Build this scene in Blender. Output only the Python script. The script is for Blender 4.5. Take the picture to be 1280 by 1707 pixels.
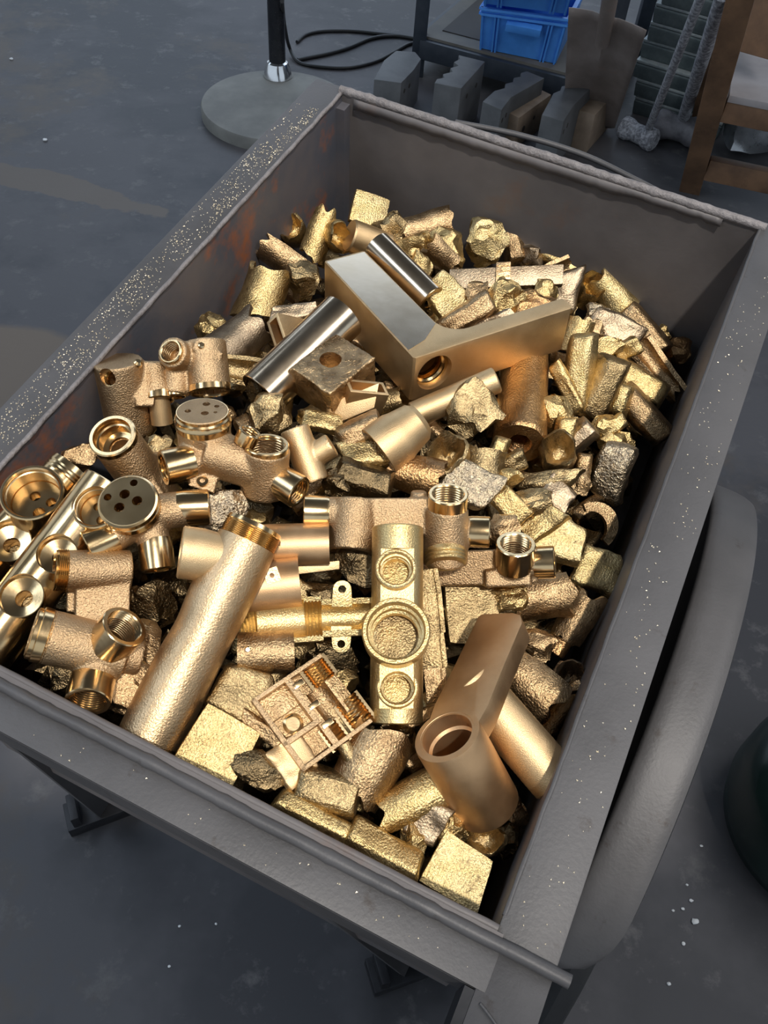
import bpy, bmesh, math, random
from mathutils import Vector, Matrix, noise

for _o in list(bpy.data.objects):
    bpy.data.objects.remove(_o)
SC = bpy.context.scene
COL = SC.collection
V3 = Vector

# ------------------------------------------------------------------ camera
F, CX, CY = 1447.5, 640.0, 853.5           # focal length and centre for a 1280x1707 frame
CAM_H, RIM_D = 1.30, 0.55                  # camera above the floor / above the plane of the cart's rim


def ray(px, py):
    return V3(((px - CX) / F, (py - CY) / F, 1.0))


_dn = ray(520, 2067).normalized()          # straight down, in camera axes (x right, y down, z forward)
_up = -_dn
_yw = (V3((0, 0, 1)) - _dn * _dn.z).normalized()
_xw = _yw.cross(_up)


def cw(v):                                 # camera axes -> world axes
    return V3((v.dot(_xw), v.dot(_yw), v.dot(_up)))


CAM = V3((0, 0, CAM_H))
cam_d = bpy.data.cameras.new('camera')
cam_d.sensor_fit = 'HORIZONTAL'
cam_d.sensor_width = 36.0
cam_d.lens = F * 36.0 / 1280.0
cam_d.clip_start = 0.02
cam = bpy.data.objects.new('camera', cam_d)
COL.objects.link(cam)
_m = Matrix.Identity(4)
for _i, _c in enumerate((cw(V3((1, 0, 0))), cw(V3((0, -1, 0))), cw(V3((0, 0, -1))))):
    for _r in range(3):
        _m[_r][_i] = _c[_r]
cam.matrix_world = Matrix.Translation(CAM) @ _m
SC.camera = cam

# the cart's own frame: x along its far edge, y from the near edge to the far edge, z out of the rim plane
_a = V3((0.89971776, 0.38621427, -0.20333837)).normalized()
_n = V3((-0.04307171, 0.54215622, 0.83917308)).normalized()
_a = (_a - _n * _a.dot(_n)).normalized()
_b = _a.cross(_n).normalized()
if _b.y > 0:
    _b = -_b
_O = ray(-210, 1010)
_O = _O * (RIM_D / _O.dot(_n))
MB = Matrix.Identity(4)
for _i, _c in enumerate((cw(_a), cw(_b), cw(-_n))):
    for _r in range(3):
        MB[_r][_i] = _c[_r]
MB = Matrix.Translation(CAM + cw(_O)) @ MB
MBI = MB.inverted()
BW, BD = 0.4614, 0.6999                     # inside width and length of the bin at its rim

# ------------------------------------------------------------------ world, sun, added fill lights, exposure
world = bpy.data.worlds.new('world')
SC.world = world
world.use_nodes = True
_bg = world.node_tree.nodes['Background']
_bg.inputs['Color'].default_value = (0.74, 0.86, 1.0, 1)
_bg.inputs['Strength'].default_value = 0.80

_sd = bpy.data.lights.new('sun', 'SUN')
_sd.energy = 3.0
_sd.angle = math.radians(2.2)
_sd.color = (1.0, 0.95, 0.88)
sun = bpy.data.objects.new('sun', _sd)
COL.objects.link(sun)
SUN_DIR = (MB.to_3x3() @ V3((-0.24, 0.30, -1.0))).normalized()
sun.rotation_euler = SUN_DIR.to_track_quat('-Z', 'Y').to_euler()


def fill_light(name, loc, target, sx, sy, power, col):
    d = bpy.data.lights.new(name, 'AREA')
    d.shape = 'RECTANGLE'
    d.size, d.size_y = sx, sy
    d.energy = power
    d.color = col
    o = bpy.data.objects.new(name, d)
    COL.objects.link(o)
    o.location = loc
    o.rotation_euler = (V3(target) - V3(loc)).to_track_quat('-Z', 'Y').to_euler()
    return o


fill_light('fill_panel_far', (-0.6, 6.2, 2.94), (-0.6, 6.2, 0), 6.0, 3.6, 165, (0.64, 0.79, 1.0))  # added unseen panel: mirrors in the polished block and brightens the background
fill_light('fill_panel_left', (-2.1, 0.4, 2.94), (-2.1, 0.4, 0), 1.1, 3.4, 48, (0.70, 0.83, 1.0))  # added unseen overhead fill, left of the cart, for soft light and highlights
fill_light('fill_panel_right', (1.7, 0.6, 2.94), (1.7, 0.6, 0), 1.1, 3.4, 46, (0.96, 0.97, 1.0))  # added unseen overhead fill on the right, same purpose

SC.view_settings.view_transform = 'Standard'
SC.view_settings.look = 'None'
SC.view_settings.exposure = 0.0
SC.view_settings.gamma = 1.0
SC.view_settings.use_curve_mapping = False


# ------------------------------------------------------------------ materials
def new_mat(name):
    m = bpy.data.materials.new(name)
    m.use_nodes = True
    nt = m.node_tree
    return m, nt, nt.nodes, nt.links, nt.nodes['Principled BSDF']


def _noise(N, L, co, scale, detail=4, rough=0.6):
    n = N.new('ShaderNodeTexNoise')
    n.inputs['Scale'].default_value = scale
    n.inputs['Detail'].default_value = detail
    n.inputs['Roughness'].default_value = rough
    L.new(co.outputs['Object'], n.inputs['Vector'])
    return n


def _ramp(N, L, src, p0, p1, c0=(0, 0, 0, 1), c1=(1, 1, 1, 1)):
    r = N.new('ShaderNodeValToRGB')
    r.color_ramp.elements[0].position = p0
    r.color_ramp.elements[1].position = p1
    r.color_ramp.elements[0].color = c0
    r.color_ramp.elements[1].color = c1
    L.new(src, r.inputs['Fac'])
    return r


def _mix(N, L, fac, a, b):
    m = N.new('ShaderNodeMix')
    m.data_type = 'RGBA'
    if isinstance(fac, float):
        m.inputs[0].default_value = fac
    else:
        L.new(fac, m.inputs[0])
    for i, c in ((6, a), (7, b)):
        if isinstance(c, tuple):
            m.inputs[i].default_value = (*c, 1)
        else:
            L.new(c, m.inputs[i])
    return m.outputs[2]


def rough_mat(name, c0, c1, rough=0.4, metal=1.0, big=30.0, fine=600.0, bump=0.3, dist=0.0006, mid=(0.35, 0.65),
              stain=None, stain_scale=60.0, stain_pos=(0.55, 0.7), rvar=0.12):
    m, nt, N, L, B = new_mat(name)
    co = N.new('ShaderNodeTexCoord')
    n1 = _noise(N, L, co, big)
    f1 = _ramp(N, L, n1.outputs['Fac'], *mid)
    col = _mix(N, L, f1.outputs['Color'], c0, c1)
    if stain:
        n3 = _noise(N, L, co, stain_scale, 6, 0.7)
        f3 = _ramp(N, L, n3.outputs['Fac'], *stain_pos)
        col = _mix(N, L, f3.outputs['Color'], col, stain)
    L.new(col, B.inputs['Base Color'])
    B.inputs['Metallic'].default_value = metal
    n2 = _noise(N, L, co, fine, 3, 0.55)
    mr = N.new('ShaderNodeMapRange')
    mr.inputs['To Min'].default_value = rough - rvar
    mr.inputs['To Max'].default_value = rough + rvar
    L.new(n1.outputs['Fac'], mr.inputs['Value'])
    L.new(mr.outputs['Result'], B.inputs['Roughness'])
    if bump > 0:
        bp = N.new('ShaderNodeBump')
        bp.inputs['Strength'].default_value = bump
        bp.inputs['Distance'].default_value = dist
        L.new(n2.outputs['Fac'], bp.inputs['Height'])
        L.new(bp.outputs['Normal'], B.inputs['Normal'])
    return m


M = {}
# sand-cast and machined brass
M['cast'] = rough_mat('cast_brass', (0.45, 0.30, 0.162), (0.57, 0.395, 0.225), 0.42, fine=800, bump=0.85, dist=0.001)
M['castpale'] = rough_mat('pale_cast_brass', (0.52, 0.355, 0.195), (0.64, 0.455, 0.265), 0.38, fine=700, bump=0.55, dist=0.0008, stain=(0.36, 0.23, 0.11), stain_scale=90, stain_pos=(0.60, 0.75))
M['mach'] = rough_mat('machined_brass', (0.66, 0.45, 0.22), (0.76, 0.55, 0.30), 0.20, fine=300, bump=0.08, rvar=0.06)
M['machy'] = rough_mat('yellow_machined_brass', (0.60, 0.43, 0.185), (0.70, 0.52, 0.255), 0.36, fine=800, bump=0.7, dist=0.0007, rvar=0.06)
M['polish'] = rough_mat('polished_brass', (0.66, 0.52, 0.36), (0.72, 0.58, 0.42), 0.20, fine=120, bump=0.04, rvar=0.05)
M['brush'] = rough_mat('brushed_brass', (0.64, 0.44, 0.23), (0.74, 0.53, 0.29), 0.46, fine=1400, bump=0.5, dist=0.0005)
M['matte'] = rough_mat('blasted_brass', (0.56, 0.35, 0.18), (0.66, 0.43, 0.235), 0.46, fine=1600, bump=0.3, dist=0.0004)
# scrap castings
M['gold'] = rough_mat('gold_scrap', (0.44, 0.305, 0.13), (0.70, 0.51, 0.235), 0.34, big=70, fine=640, bump=0.8, dist=0.0011, stain=(0.13, 0.085, 0.040), stain_scale=110, stain_pos=(0.56, 0.72))
M['bright'] = rough_mat('bright_scrap', (0.55, 0.41, 0.18), (0.78, 0.60, 0.31), 0.38, big=70, fine=640, bump=0.85, dist=0.0012, stain=(0.13, 0.085, 0.040), stain_scale=130, stain_pos=(0.56, 0.72))
M['olive'] = rough_mat('olive_scrap', (0.24, 0.172, 0.085), (0.53, 0.385, 0.195), 0.34, big=60, fine=640, bump=0.8, dist=0.0011, stain=(0.13, 0.085, 0.040), stain_scale=90, stain_pos=(0.56, 0.72))
M['brown'] = rough_mat('brown_scrap', (0.30, 0.195, 0.10), (0.58, 0.40, 0.215), 0.34, big=60, fine=640, bump=0.8, dist=0.0011, stain=(0.13, 0.085, 0.040), stain_scale=90, stain_pos=(0.56, 0.72))
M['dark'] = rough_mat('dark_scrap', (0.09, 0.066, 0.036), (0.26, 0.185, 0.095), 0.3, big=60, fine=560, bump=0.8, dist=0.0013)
M['grey'] = rough_mat('greyish_scrap', (0.25, 0.185, 0.12), (0.43, 0.33, 0.22), 0.4, big=60, fine=620, bump=0.6, dist=0.0009)
M['crust'] = rough_mat('crusted_scrap', (0.34, 0.28, 0.20), (0.62, 0.49, 0.32), 0.34, big=160, fine=400, bump=1, dist=0.002, mid=(0.40, 0.62))
M['copper'] = rough_mat('orange_tarnished_scrap', (0.30, 0.175, 0.085), (0.62, 0.37, 0.16), 0.32, big=28, fine=500, bump=0.8, dist=0.0012)
# steel, floor and the rest
M['steel'] = rough_mat('painted_steel', (0.066, 0.063, 0.0635), (0.086, 0.082, 0.083), 0.52, metal=0.25, big=14, fine=350, bump=0.25, dist=0.0008,
                       stain=(0.050, 0.042, 0.038), stain_scale=40, stain_pos=(0.62, 0.72))
M['wallsteel'] = rough_mat('scuffed_bin_wall', (0.10, 0.09, 0.088), (0.145, 0.13, 0.125), 0.55, metal=0.2, big=9, fine=250, bump=0.2, dist=0.0008,
                           stain=(0.16, 0.10, 0.075), stain_scale=7, stain_pos=(0.58, 0.75))
M['rustwall'] = rough_mat('rust_marked_bin_wall', (0.10, 0.105, 0.125), (0.15, 0.13, 0.13), 0.50, metal=0.3, big=14, fine=250, bump=0.25, dist=0.0008,
                          stain=(0.34, 0.12, 0.055), stain_scale=12, stain_pos=(0.53, 0.68))
M['slag'] = rough_mat('weld_bead', (0.15, 0.135, 0.132), (0.22, 0.20, 0.195), 0.6, metal=0.15, big=80, fine=300, bump=0.8, dist=0.002)
M['roof'] = rough_mat('roof_sheet', (0.22, 0.22, 0.22), (0.28, 0.28, 0.28), 0.6, metal=0.0, big=2, fine=10, bump=0.0)
M['black'] = rough_mat('black_iron', (0.012, 0.012, 0.014), (0.025, 0.025, 0.028), 0.5, metal=0.3, fine=200, bump=0.2)
M['rubber'] = rough_mat('tyre_rubber', (0.010, 0.010, 0.011), (0.02, 0.02, 0.02), 0.75, metal=0.0, fine=200, bump=0.2)
M['castiron'] = rough_mat('cast_iron_disc', (0.15, 0.145, 0.13), (0.23, 0.225, 0.20), 0.7, metal=0.0, big=8, fine=120, bump=0.3, dist=0.001)
M['polepaint'] = rough_mat('black_pole_paint', (0.010, 0.011, 0.014), (0.016, 0.017, 0.02), 0.25, metal=0.0, bump=0.0)
M['chrome'] = rough_mat('chrome', (0.7, 0.7, 0.7), (0.75, 0.75, 0.75), 0.15, bump=0.0, rvar=0.04)
M['blockgrey'] = rough_mat('grey_mould_block', (0.085, 0.088, 0.090), (0.130, 0.132, 0.134), 0.6, metal=0.1, big=14, fine=120, bump=0.3, dist=0.001)
M['bluecrate'] = rough_mat('blue_plastic', (0.075, 0.30, 0.80), (0.09, 0.34, 0.88), 0.4, metal=0.0, bump=0.0)
M['rackpaint'] = rough_mat('dark_blue_rack_paint', (0.025, 0.033, 0.045), (0.04, 0.048, 0.06), 0.5, metal=0.1, bump=0.1)
M['board'] = rough_mat('dirty_board', (0.11, 0.10, 0.085), (0.16, 0.145, 0.12), 0.7, metal=0.0, big=10, fine=90, bump=0.3, dist=0.001)
M['darkboard'] = rough_mat('dark_sheet', (0.025, 0.02, 0.018), (0.05, 0.04, 0.033), 0.7, metal=0.0, big=10, bump=0.1)
M['palewood'] = rough_mat('pale_wood', (0.20, 0.145, 0.10), (0.28, 0.21, 0.15), 0.7, metal=0.0, big=22, fine=160, bump=0.4, dist=0.001)
M['wood'] = rough_mat('orange_stained_wood', (0.11, 0.060, 0.032), (0.20, 0.108, 0.055), 0.6, metal=0.0, big=12, fine=140, bump=0.35, dist=0.001,
                      stain=(0.06, 0.035, 0.02), stain_scale=8, stain_pos=(0.58, 0.75))
M['shovel'] = rough_mat('rusty_shovel_steel', (0.15, 0.118, 0.10), (0.26, 0.215, 0.19), 0.45, metal=0.0, big=7, fine=100, bump=0.2, dist=0.001,
                        stain=(0.25, 0.15, 0.105), stain_scale=9, stain_pos=(0.6, 0.75))
M['ingotlip'] = rough_mat('pale_ingot_skin', (0.26, 0.29, 0.285), (0.42, 0.45, 0.43), 0.5, metal=0.2, big=25, bump=0.2)
M['ingot'] = rough_mat('grey_green_ingot', (0.085, 0.108, 0.11), (0.16, 0.19, 0.185), 0.42, metal=0.2, big=18, fine=120, bump=0.25, dist=0.001)
M['hammer'] = rough_mat('white_dusted_steel', (0.16, 0.16, 0.175), (0.50, 0.50, 0.52), 0.7, metal=0.0, big=110, fine=160, bump=0.0, dist=0.001, mid=(0.40, 0.66))
M['hammerdark'] = rough_mat('grey_worn_steel', (0.12, 0.115, 0.125), (0.25, 0.24, 0.25), 0.6, metal=0.1, big=25, fine=160, bump=0.4, dist=0.001)
M['dusttop'] = rough_mat('dusty_board_top', (0.30, 0.275, 0.27), (0.38, 0.35, 0.345), 0.7, metal=0.0, big=9, bump=0.1)
M['cable'] = rough_mat('black_cable', (0.010, 0.010, 0.010), (0.016, 0.016, 0.016), 0.5, metal=0.0, bump=0.0)
M['green'] = rough_mat('dark_green_drum', (0.006, 0.016, 0.014), (0.014, 0.035, 0.028), 0.25, metal=0.0, big=6, bump=0.05)
M['white'] = rough_mat('white_chip', (0.7, 0.7, 0.68), (0.8, 0.8, 0.78), 0.6, metal=0.0, bump=0.0)
M['silver'] = rough_mat('silver_foil', (0.5, 0.52, 0.54), (0.7, 0.72, 0.74), 0.3, metal=0.8, big=30, bump=0.2)
M['filings'] = rough_mat('brass_filings', (0.85, 0.70, 0.46), (0.95, 0.85, 0.66), 0.45, metal=0.5, bump=0.0)


def at(px, py, z=0.0):                      # the point at height z that the pixel looks at
    d = cw(ray(px, py))
    return CAM + d * ((z - CAM_H) / d.z)


def floor_material():
    m, nt, N, L, B = new_mat('painted_concrete_floor')
    co = N.new('ShaderNodeTexCoord')
    n1 = _noise(N, L, co, 1.6, 6, 0.62)
    r1 = _ramp(N, L, n1.outputs['Fac'], 0.44, 0.56)
    c1 = _mix(N, L, r1.outputs['Color'], (0.056, 0.055, 0.059), (0.092, 0.088, 0.092))
    n2 = _noise(N, L, co, 0.9, 7, 0.68)
    r2 = _ramp(N, L, n2.outputs['Fac'], 0.54, 0.61)
    c2 = _mix(N, L, r2.outputs['Color'], c1, (0.105, 0.088, 0.074))
    n3 = _noise(N, L, co, 14.0, 6, 0.7)
    r3 = _ramp(N, L, n3.outputs['Fac'], 0.56, 0.70)
    c3 = _mix(N, L, r3.outputs['Color'], c2, (0.135, 0.128, 0.126))

    def patch(px, py, rx, ry, rot, base, col, wob):
        p = at(px, py)
        mp = N.new('ShaderNodeMapping')
        mp.vector_type = 'TEXTURE'
        mp.inputs['Location'].default_value = (p.x, p.y, 0)
        mp.inputs['Rotation'].default_value = (0, 0, rot)
        mp.inputs['Scale'].default_value = (rx, ry, 1)
        L.new(co.outputs['Object'], mp.inputs['Vector'])
        ln = N.new('ShaderNodeVectorMath')
        ln.operation = 'LENGTH'
        L.new(mp.outputs['Vector'], ln.inputs[0])
        nn = _noise(N, L, co, 7.0, 4, 0.6)
        ad = N.new('ShaderNodeMath')
        ad.operation = 'MULTIPLY_ADD'
        ad.inputs[1].default_value = wob
        L.new(nn.outputs['Fac'], ad.inputs[0])
        L.new(ln.outputs['Value'], ad.inputs[2])
        rr = N.new('ShaderNodeMapRange')
        rr.inputs['From Min'].default_value = 0.95 + wob * 0.5
        rr.inputs['From Max'].default_value = 1.05 + wob * 0.5
        rr.inputs['To Min'].default_value = 1.0
        rr.inputs['To Max'].default_value = 0.0
        L.new(ad.outputs[0], rr.inputs['Value'])
        return _mix(N, L, rr.outputs['Result'], base, col)
    c3 = patch(-30, 640, 0.27, 0.20, 0.1, c3, (0.165, 0.130, 0.100), 0.25)       # worn brown patch beside the cart
    c3 = patch(80, 308, 0.30, 0.055, -0.25, c3, (0.128, 0.106, 0.088), 1.5)       # scuffed brown streak
    B.inputs['Specular IOR Level'].default_value = 0.25
    L.new(c3, B.inputs['Base Color'])
    mr = N.new('ShaderNodeMapRange')
    mr.inputs['To Min'].default_value = 0.38
    mr.inputs['To Max'].default_value = 0.62
    L.new(n1.outputs['Fac'], mr.inputs['Value'])
    L.new(mr.outputs['Result'], B.inputs['Roughness'])
    bp = N.new('ShaderNodeBump')
    bp.inputs['Strength'].default_value = 0.15
    bp.inputs['Distance'].default_value = 0.004
    L.new(n3.outputs['Fac'], bp.inputs['Height'])
    L.new(bp.outputs['Normal'], B.inputs['Normal'])
    return m


M['floor'] = floor_material()


# ------------------------------------------------------------------ mesh helpers
def ortho(axis):
    axis = axis.normalized()
    h = V3((0, 0, 1)) if abs(axis.z) < 0.9 else V3((1, 0, 0))
    u = axis.cross(h).normalized()
    return u, axis.cross(u).normalized(), axis


def add_lathe(bm, base, axis, prof, seg=32, closed=False, cap0=False, cap1=False, wob=None):
    u, w, ax = ortho(axis)
    rings = []
    for r, t in prof:
        ring = []
        for k in range(seg):
            a = 2 * math.pi * k / seg
            rr = r if wob is None else r * (1 + wob(a, t))
            ring.append(bm.verts.new(base + ax * t + (u * math.cos(a) + w * math.sin(a)) * rr))
        rings.append(ring)
    pairs = list(zip(rings[:-1], rings[1:]))
    if closed:
        pairs.append((rings[-1], rings[0]))
    for r0, r1 in pairs:
        for k in range(seg):
            j = (k + 1) % seg
            bm.faces.new((r0[k], r0[j], r1[j], r1[k]))
    if cap0:
        bm.faces.new(rings[0])
    if cap1:
        bm.faces.new(rings[-1])
    return rings


def add_cyl(bm, p0, p1, r0, r1=None, seg=32):
    r1 = r0 if r1 is None else r1
    d = p1 - p0
    add_lathe(bm, p0, d, [(r0, 0), (r1, d.length)], seg, cap0=True, cap1=True)


def add_box(bm, c, hx, hy, hz):             # half-extent vectors
    v = []
    for i in (-1, 1):
        for j in (-1, 1):
            for k in (-1, 1):
                v.append(bm.verts.new(c + hx * i + hy * j + hz * k))
    for f in ((0, 1, 3, 2), (4, 6, 7, 5), (0, 4, 5, 1), (2, 3, 7, 6), (0, 2, 6, 4), (1, 5, 7, 3)):
        bm.faces.new([v[q] for q in f])


def add_prism(bm, outline, o, u, v, w, t0, t1):
    lo = [bm.verts.new(o + u * x + v * y + w * t0) for x, y in outline]
    hi = [bm.verts.new(o + u * x + v * y + w * t1) for x, y in outline]
    n = len(outline)
    for k in range(n):
        j = (k + 1) % n
        bm.faces.new((lo[k], lo[j], hi[j], hi[k]))
    bm.faces.new(lo[::-1])
    bm.faces.new(hi)


def add_tube_path(bm, pts, r, seg=8):
    rings = []
    n = len(pts)
    for i, p in enumerate(pts):
        d = (pts[min(i + 1, n - 1)] - pts[max(i - 1, 0)])
        u, w, _ = ortho(d)
        rad = r(i / (n - 1)) if callable(r) else r
        rings.append([bm.verts.new(p + (u * math.cos(2 * math.pi * k / seg) + w * math.sin(2 * math.pi * k / seg)) * rad) for k in range(seg)])
    for r0, r1 in zip(rings[:-1], rings[1:]):
        for k in range(seg):
            j = (k + 1) % seg
            bm.faces.new((r0[k], r0[j], r1[j], r1[k]))
    bm.faces.new(rings[0])
    bm.faces.new(rings[-1])


def smooth_path(pts, n=8):
    out = []
    for i in range(len(pts) - 1):
        p0, p1, p2, p3 = pts[max(i - 1, 0)], pts[i], pts[i + 1], pts[min(i + 2, len(pts) - 1)]
        for k in range(n):
            t = k / n
            out.append(0.5 * ((2 * p1) + (p2 - p0) * t + (2 * p0 - 5 * p1 + 4 * p2 - p3) * t * t + (3 * p1 - p0 - 3 * p2 + p3) * t ** 3))
    out.append(pts[-1])
    return out


def bm_mesh(bm, name='mesh', sharp=32, bevel=0.0):
    bmesh.ops.recalc_face_normals(bm, faces=bm.faces[:])
    if bevel > 0:
        eds = [e for e in bm.edges if len(e.link_faces) == 2 and e.calc_face_angle(0) > 0.6]
        bmesh.ops.bevel(bm, geom=eds, offset=bevel, segments=2, affect='EDGES', profile=0.6)
    me = bpy.data.meshes.new(name)
    bm.to_mesh(me)
    bm.free()
    me.shade_smooth()
    me.set_sharp_from_angle(angle=math.radians(sharp))
    return me


def bake(me, cuts=(), voxel=None, smooth=0, sharp=32):
    """voxel remesh (rounded casting), smooth, then cut the bores out"""
    if not cuts and not voxel:
        return me
    o = bpy.data.objects.new('work', me)
    COL.objects.link(o)
    tmp = [o]
    if voxel:
        md = o.modifiers.new('r', 'REMESH')
        md.mode = 'VOXEL'
        md.voxel_size = voxel
        if smooth:
            sm = o.modifiers.new('s', 'SMOOTH')
            sm.factor = 0.5
            sm.iterations = smooth
    for c in cuts:
        co = bpy.data.objects.new('cut', c)
        COL.objects.link(co)
        tmp.append(co)
        bo = o.modifiers.new('b', 'BOOLEAN')
        bo.operation = 'DIFFERENCE'
        bo.solver = 'MANIFOLD' if voxel else 'EXACT'
        bo.object = co
    dg = bpy.context.evaluated_depsgraph_get()
    dg.update()
    res = bpy.data.meshes.new_from_object(o.evaluated_get(dg))
    for t in tmp:
        bpy.data.objects.remove(t)
    res.shade_smooth()
    res.set_sharp_from_angle(angle=math.radians(sharp))
    return res


def link(name, me, mat, parent=None, mw=None):
    o = bpy.data.objects.new(name, me)
    COL.objects.link(o)
    if mat:
        o.data.materials.clear()
        o.data.materials.append(M[mat] if isinstance(mat, str) else mat)
    if parent is not None:
        o.parent = parent
    elif mw is not None:
        o.matrix_world = mw
    return o


def tag(o, label=None, cat=None, group=None, kind=None):
    if label:
        o['label'] = label
    if cat:
        o['category'] = cat
    if group:
        o['group'] = group
    if kind:
        o['kind'] = kind
    return o


def empty(name, mw, label=None, cat=None, group=None):
    o = bpy.data.objects.new(name, None)
    o.empty_display_size = 0.02
    COL.objects.link(o)
    o.matrix_world = mw
    return tag(o, label, cat, group)


# ------------------------------------------------------------------ floor
bm = bmesh.new()
add_box(bm, V3((0.5, 3.0, -0.03)), V3((7, 0, 0)), V3((0, 7, 0)), V3((0, 0, 0.03)))
fl = link('floor', bm_mesh(bm), 'floor')
tag(fl, kind='structure')

# ------------------------------------------------------------------ unseen roof added to shade the background, opening sized for sun on the cart
RZ = 3.0
_cc = MB @ V3((BW / 2, BD / 2, 0))
_h = _cc - SUN_DIR * ((RZ - _cc.z) / -SUN_DIR.z)
HX, HR, HY = 0.47, 0.60, 0.50
bm = bmesh.new()
for (x0, x1, y0, y1) in ((-6.5, _h.x - HX, -4, 9), (_h.x + HR, 7.5, -4, 9), (_h.x - HX, _h.x + HR, -4, _h.y - HY), (_h.x - HX, _h.x + HR, _h.y + HY, 9)):
    add_box(bm, V3(((x0 + x1) / 2, (y0 + y1) / 2, RZ + 0.03)), V3(((x1 - x0) / 2, 0, 0)), V3((0, (y1 - y0) / 2, 0)), V3((0, 0, 0.03)))
tag(link('shade_roof', bm_mesh(bm), 'roof'), kind='structure')

# ------------------------------------------------------------------ the scrap cart
FLW = 0.038                                  # width of the rim flange
cart = empty('scrap_cart', MB @ Matrix.Translation((BW / 2, BD / 2, -0.30)), 'dark grey welded steel cart heaped with brass scrap', 'cart')
CO = V3((BW / 2, BD / 2, -0.30))


def cpart(name, bm, mat, sharp=32, bevel=0.0, parent=None):
    bmesh.ops.translate(bm, verts=bm.verts[:], vec=-CO)
    return link(name, bm_mesh(bm, sharp=sharp, bevel=bevel), mat, parent or cart)


def cbox(x0, x1, y0, y1, z0, z1):
    b = bmesh.new()
    add_box(b, V3(((x0 + x1) / 2, (y0 + y1) / 2, (z0 + z1) / 2)), V3(((x1 - x0) / 2, 0, 0)), V3((0, (y1 - y0) / 2, 0)), V3((0, 0, (z1 - z0) / 2)))
    return b


WT = 0.004
ZB = -0.30
cpart('bin_floor', cbox(-WT, BW + WT, -WT, BD + WT, ZB - WT, ZB), 'wallsteel')
cpart('side_wall', cbox(-WT, 0, 0, BD, ZB, -0.004), 'rustwall')
cpart('side_wall', cbox(BW, BW + WT, 0, BD, ZB, -0.004), 'wallsteel')
cpart('end_wall', cbox(-WT, BW + WT, BD, BD + WT, ZB, 0.0), 'wallsteel')
cpart('end_wall', cbox(-WT, BW + WT, -WT, 0, ZB, 0.002), 'wallsteel')
cpart('corner_strip', cbox(0.0, 0.010, BD - 0.014, BD, ZB, -0.010), 'rustwall')
fr = cpart('rim_flange', cbox(BW, BW + FLW, -0.004, BD + 0.012, -0.005, 0.0), 'steel', bevel=0.0012)
flf = cpart('rim_flange', cbox(-FLW, 0, -0.03, BD + 0.011, -0.005, 0.0), 'steel', bevel=0.0012)
cpart('rim_flange', cbox(-FLW, BW + 0.006, -0.032, -WT, -0.005, -0.001), 'steel', bevel=0.0012)
cpart('flange_skirt', cbox(BW + FLW - 0.004, BW + FLW, -0.004, BD + 0.01, -0.040, -0.005), 'steel')
cpart('flange_skirt', cbox(-FLW, -FLW + 0.004, -0.03, BD + 0.01, -0.040, -0.005), 'steel')
cpart('flange_skirt', cbox(-FLW, BW, -0.032, -0.028, -0.040, -0.005), 'steel')


def seam(x0, y0, z0, x1, y1, z1, r, amp, seed, n=70, seg=8):
    b = bmesh.new()
    pts = []
    for i in range(n + 1):
        t = i / n
        p = V3((x0, y0, z0)).lerp(V3((x1, y1, z1)), t)
        q = p * 45 + V3((seed, 0, 0))
        pts.append(p + V3((noise.noise(q), noise.noise(q + V3((9, 3, 0))), noise.noise(q + V3((0, 7, 5))))) * amp)
    add_tube_path(b, pts, lambda t: r * (1 + 0.22 * noise.noise(V3((t * 60, seed, 1)))), seg)
    return b


cpart('rim_rod', seam(-FLW, -0.008, 0.0035, BW + FLW + 0.008, -0.0065, 0.0035, 0.0042, 0.0006, 3.0, 90, 10), 'steel', 60)
b = seam(0.0, 0.0015, 0.000, BW, 0.0015, 0.000, 0.0026, 0.0005, 8.0, 60, 8)
cpart('folded_lip', b, 'wallsteel', 60)
cpart('weld_bead', seam(-0.004, BD + 0.004, 0.001, BW + 0.006, BD + 0.003, 0.0, 0.0048, 0.0006, 5.0, 160, 10), 'slag', 60)
cpart('weld_bead', seam(-0.001, 0.0, -0.001, -0.001, BD, -0.001, 0.0022, 0.0009, 12.0, 110, 8), 'slag', 60)
cpart('weld_bead', seam(BW + 0.001, 0.01, -0.001, BW + 0.001, BD, -0.001, 0.0018, 0.0006, 15.0, 110, 8), 'steel', 60)
# torn strip of sheet hanging below the far edge
bm = bmesh.new()
top = []
bot = []
for i in range(61):
    x = 0.015 + (BW - 0.05) * i / 60
    d = 0.013 + 0.003 * noise.noise(V3((x * 110, 2, 0))) - 0.003 * (i > 45)
    top.append(bm.verts.new(V3((x, BD - 0.0005, -0.002))))
    bot.append(bm.verts.new(V3((x, BD - 0.0022 - 0.001 * noise.noise(V3((x * 60, 0, 4))), -d))))
for i in range(60):
    bm.faces.new((top[i], top[i + 1], bot[i + 1], bot[i]))
o = cpart('torn_lip', bm, 'wallsteel', 60)
o.modifiers.new('thick', 'SOLIDIFY').thickness = 0.0008
# bent strip behind the far edge
bm = bmesh.new()
pts = smooth_path([V3((0.13, BD + 0.012, 0.000)), V3((0.20, BD + 0.022, 0.002)), V3((0.27, BD + 0.026, 0.0)), V3((0.33, BD + 0.016, -0.002)), V3((0.37, BD + 0.008, -0.004))], 8)
add_tube_path(bm, pts, 0.003, 8)
cpart('bent_strip', bm, 'steel', 60)
# handle rail that carries the right flange on towards the viewer
cpart('handle_rail', cbox(BW + 0.0, BW + FLW, -0.34, -0.0045, -0.006, -0.0015), 'steel', bevel=0.001)
cpart('handle_web', cbox(BW - 0.006, BW + 0.0, -0.34, -0.033, -0.045, -0.0015), 'black')
cpart('weld_bead', seam(BW + 0.004, -0.038, -0.001, BW + 0.030, -0.050, -0.001, 0.0009, 0.0022, 25.0, 40, 8), 'steel', 60)


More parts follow.
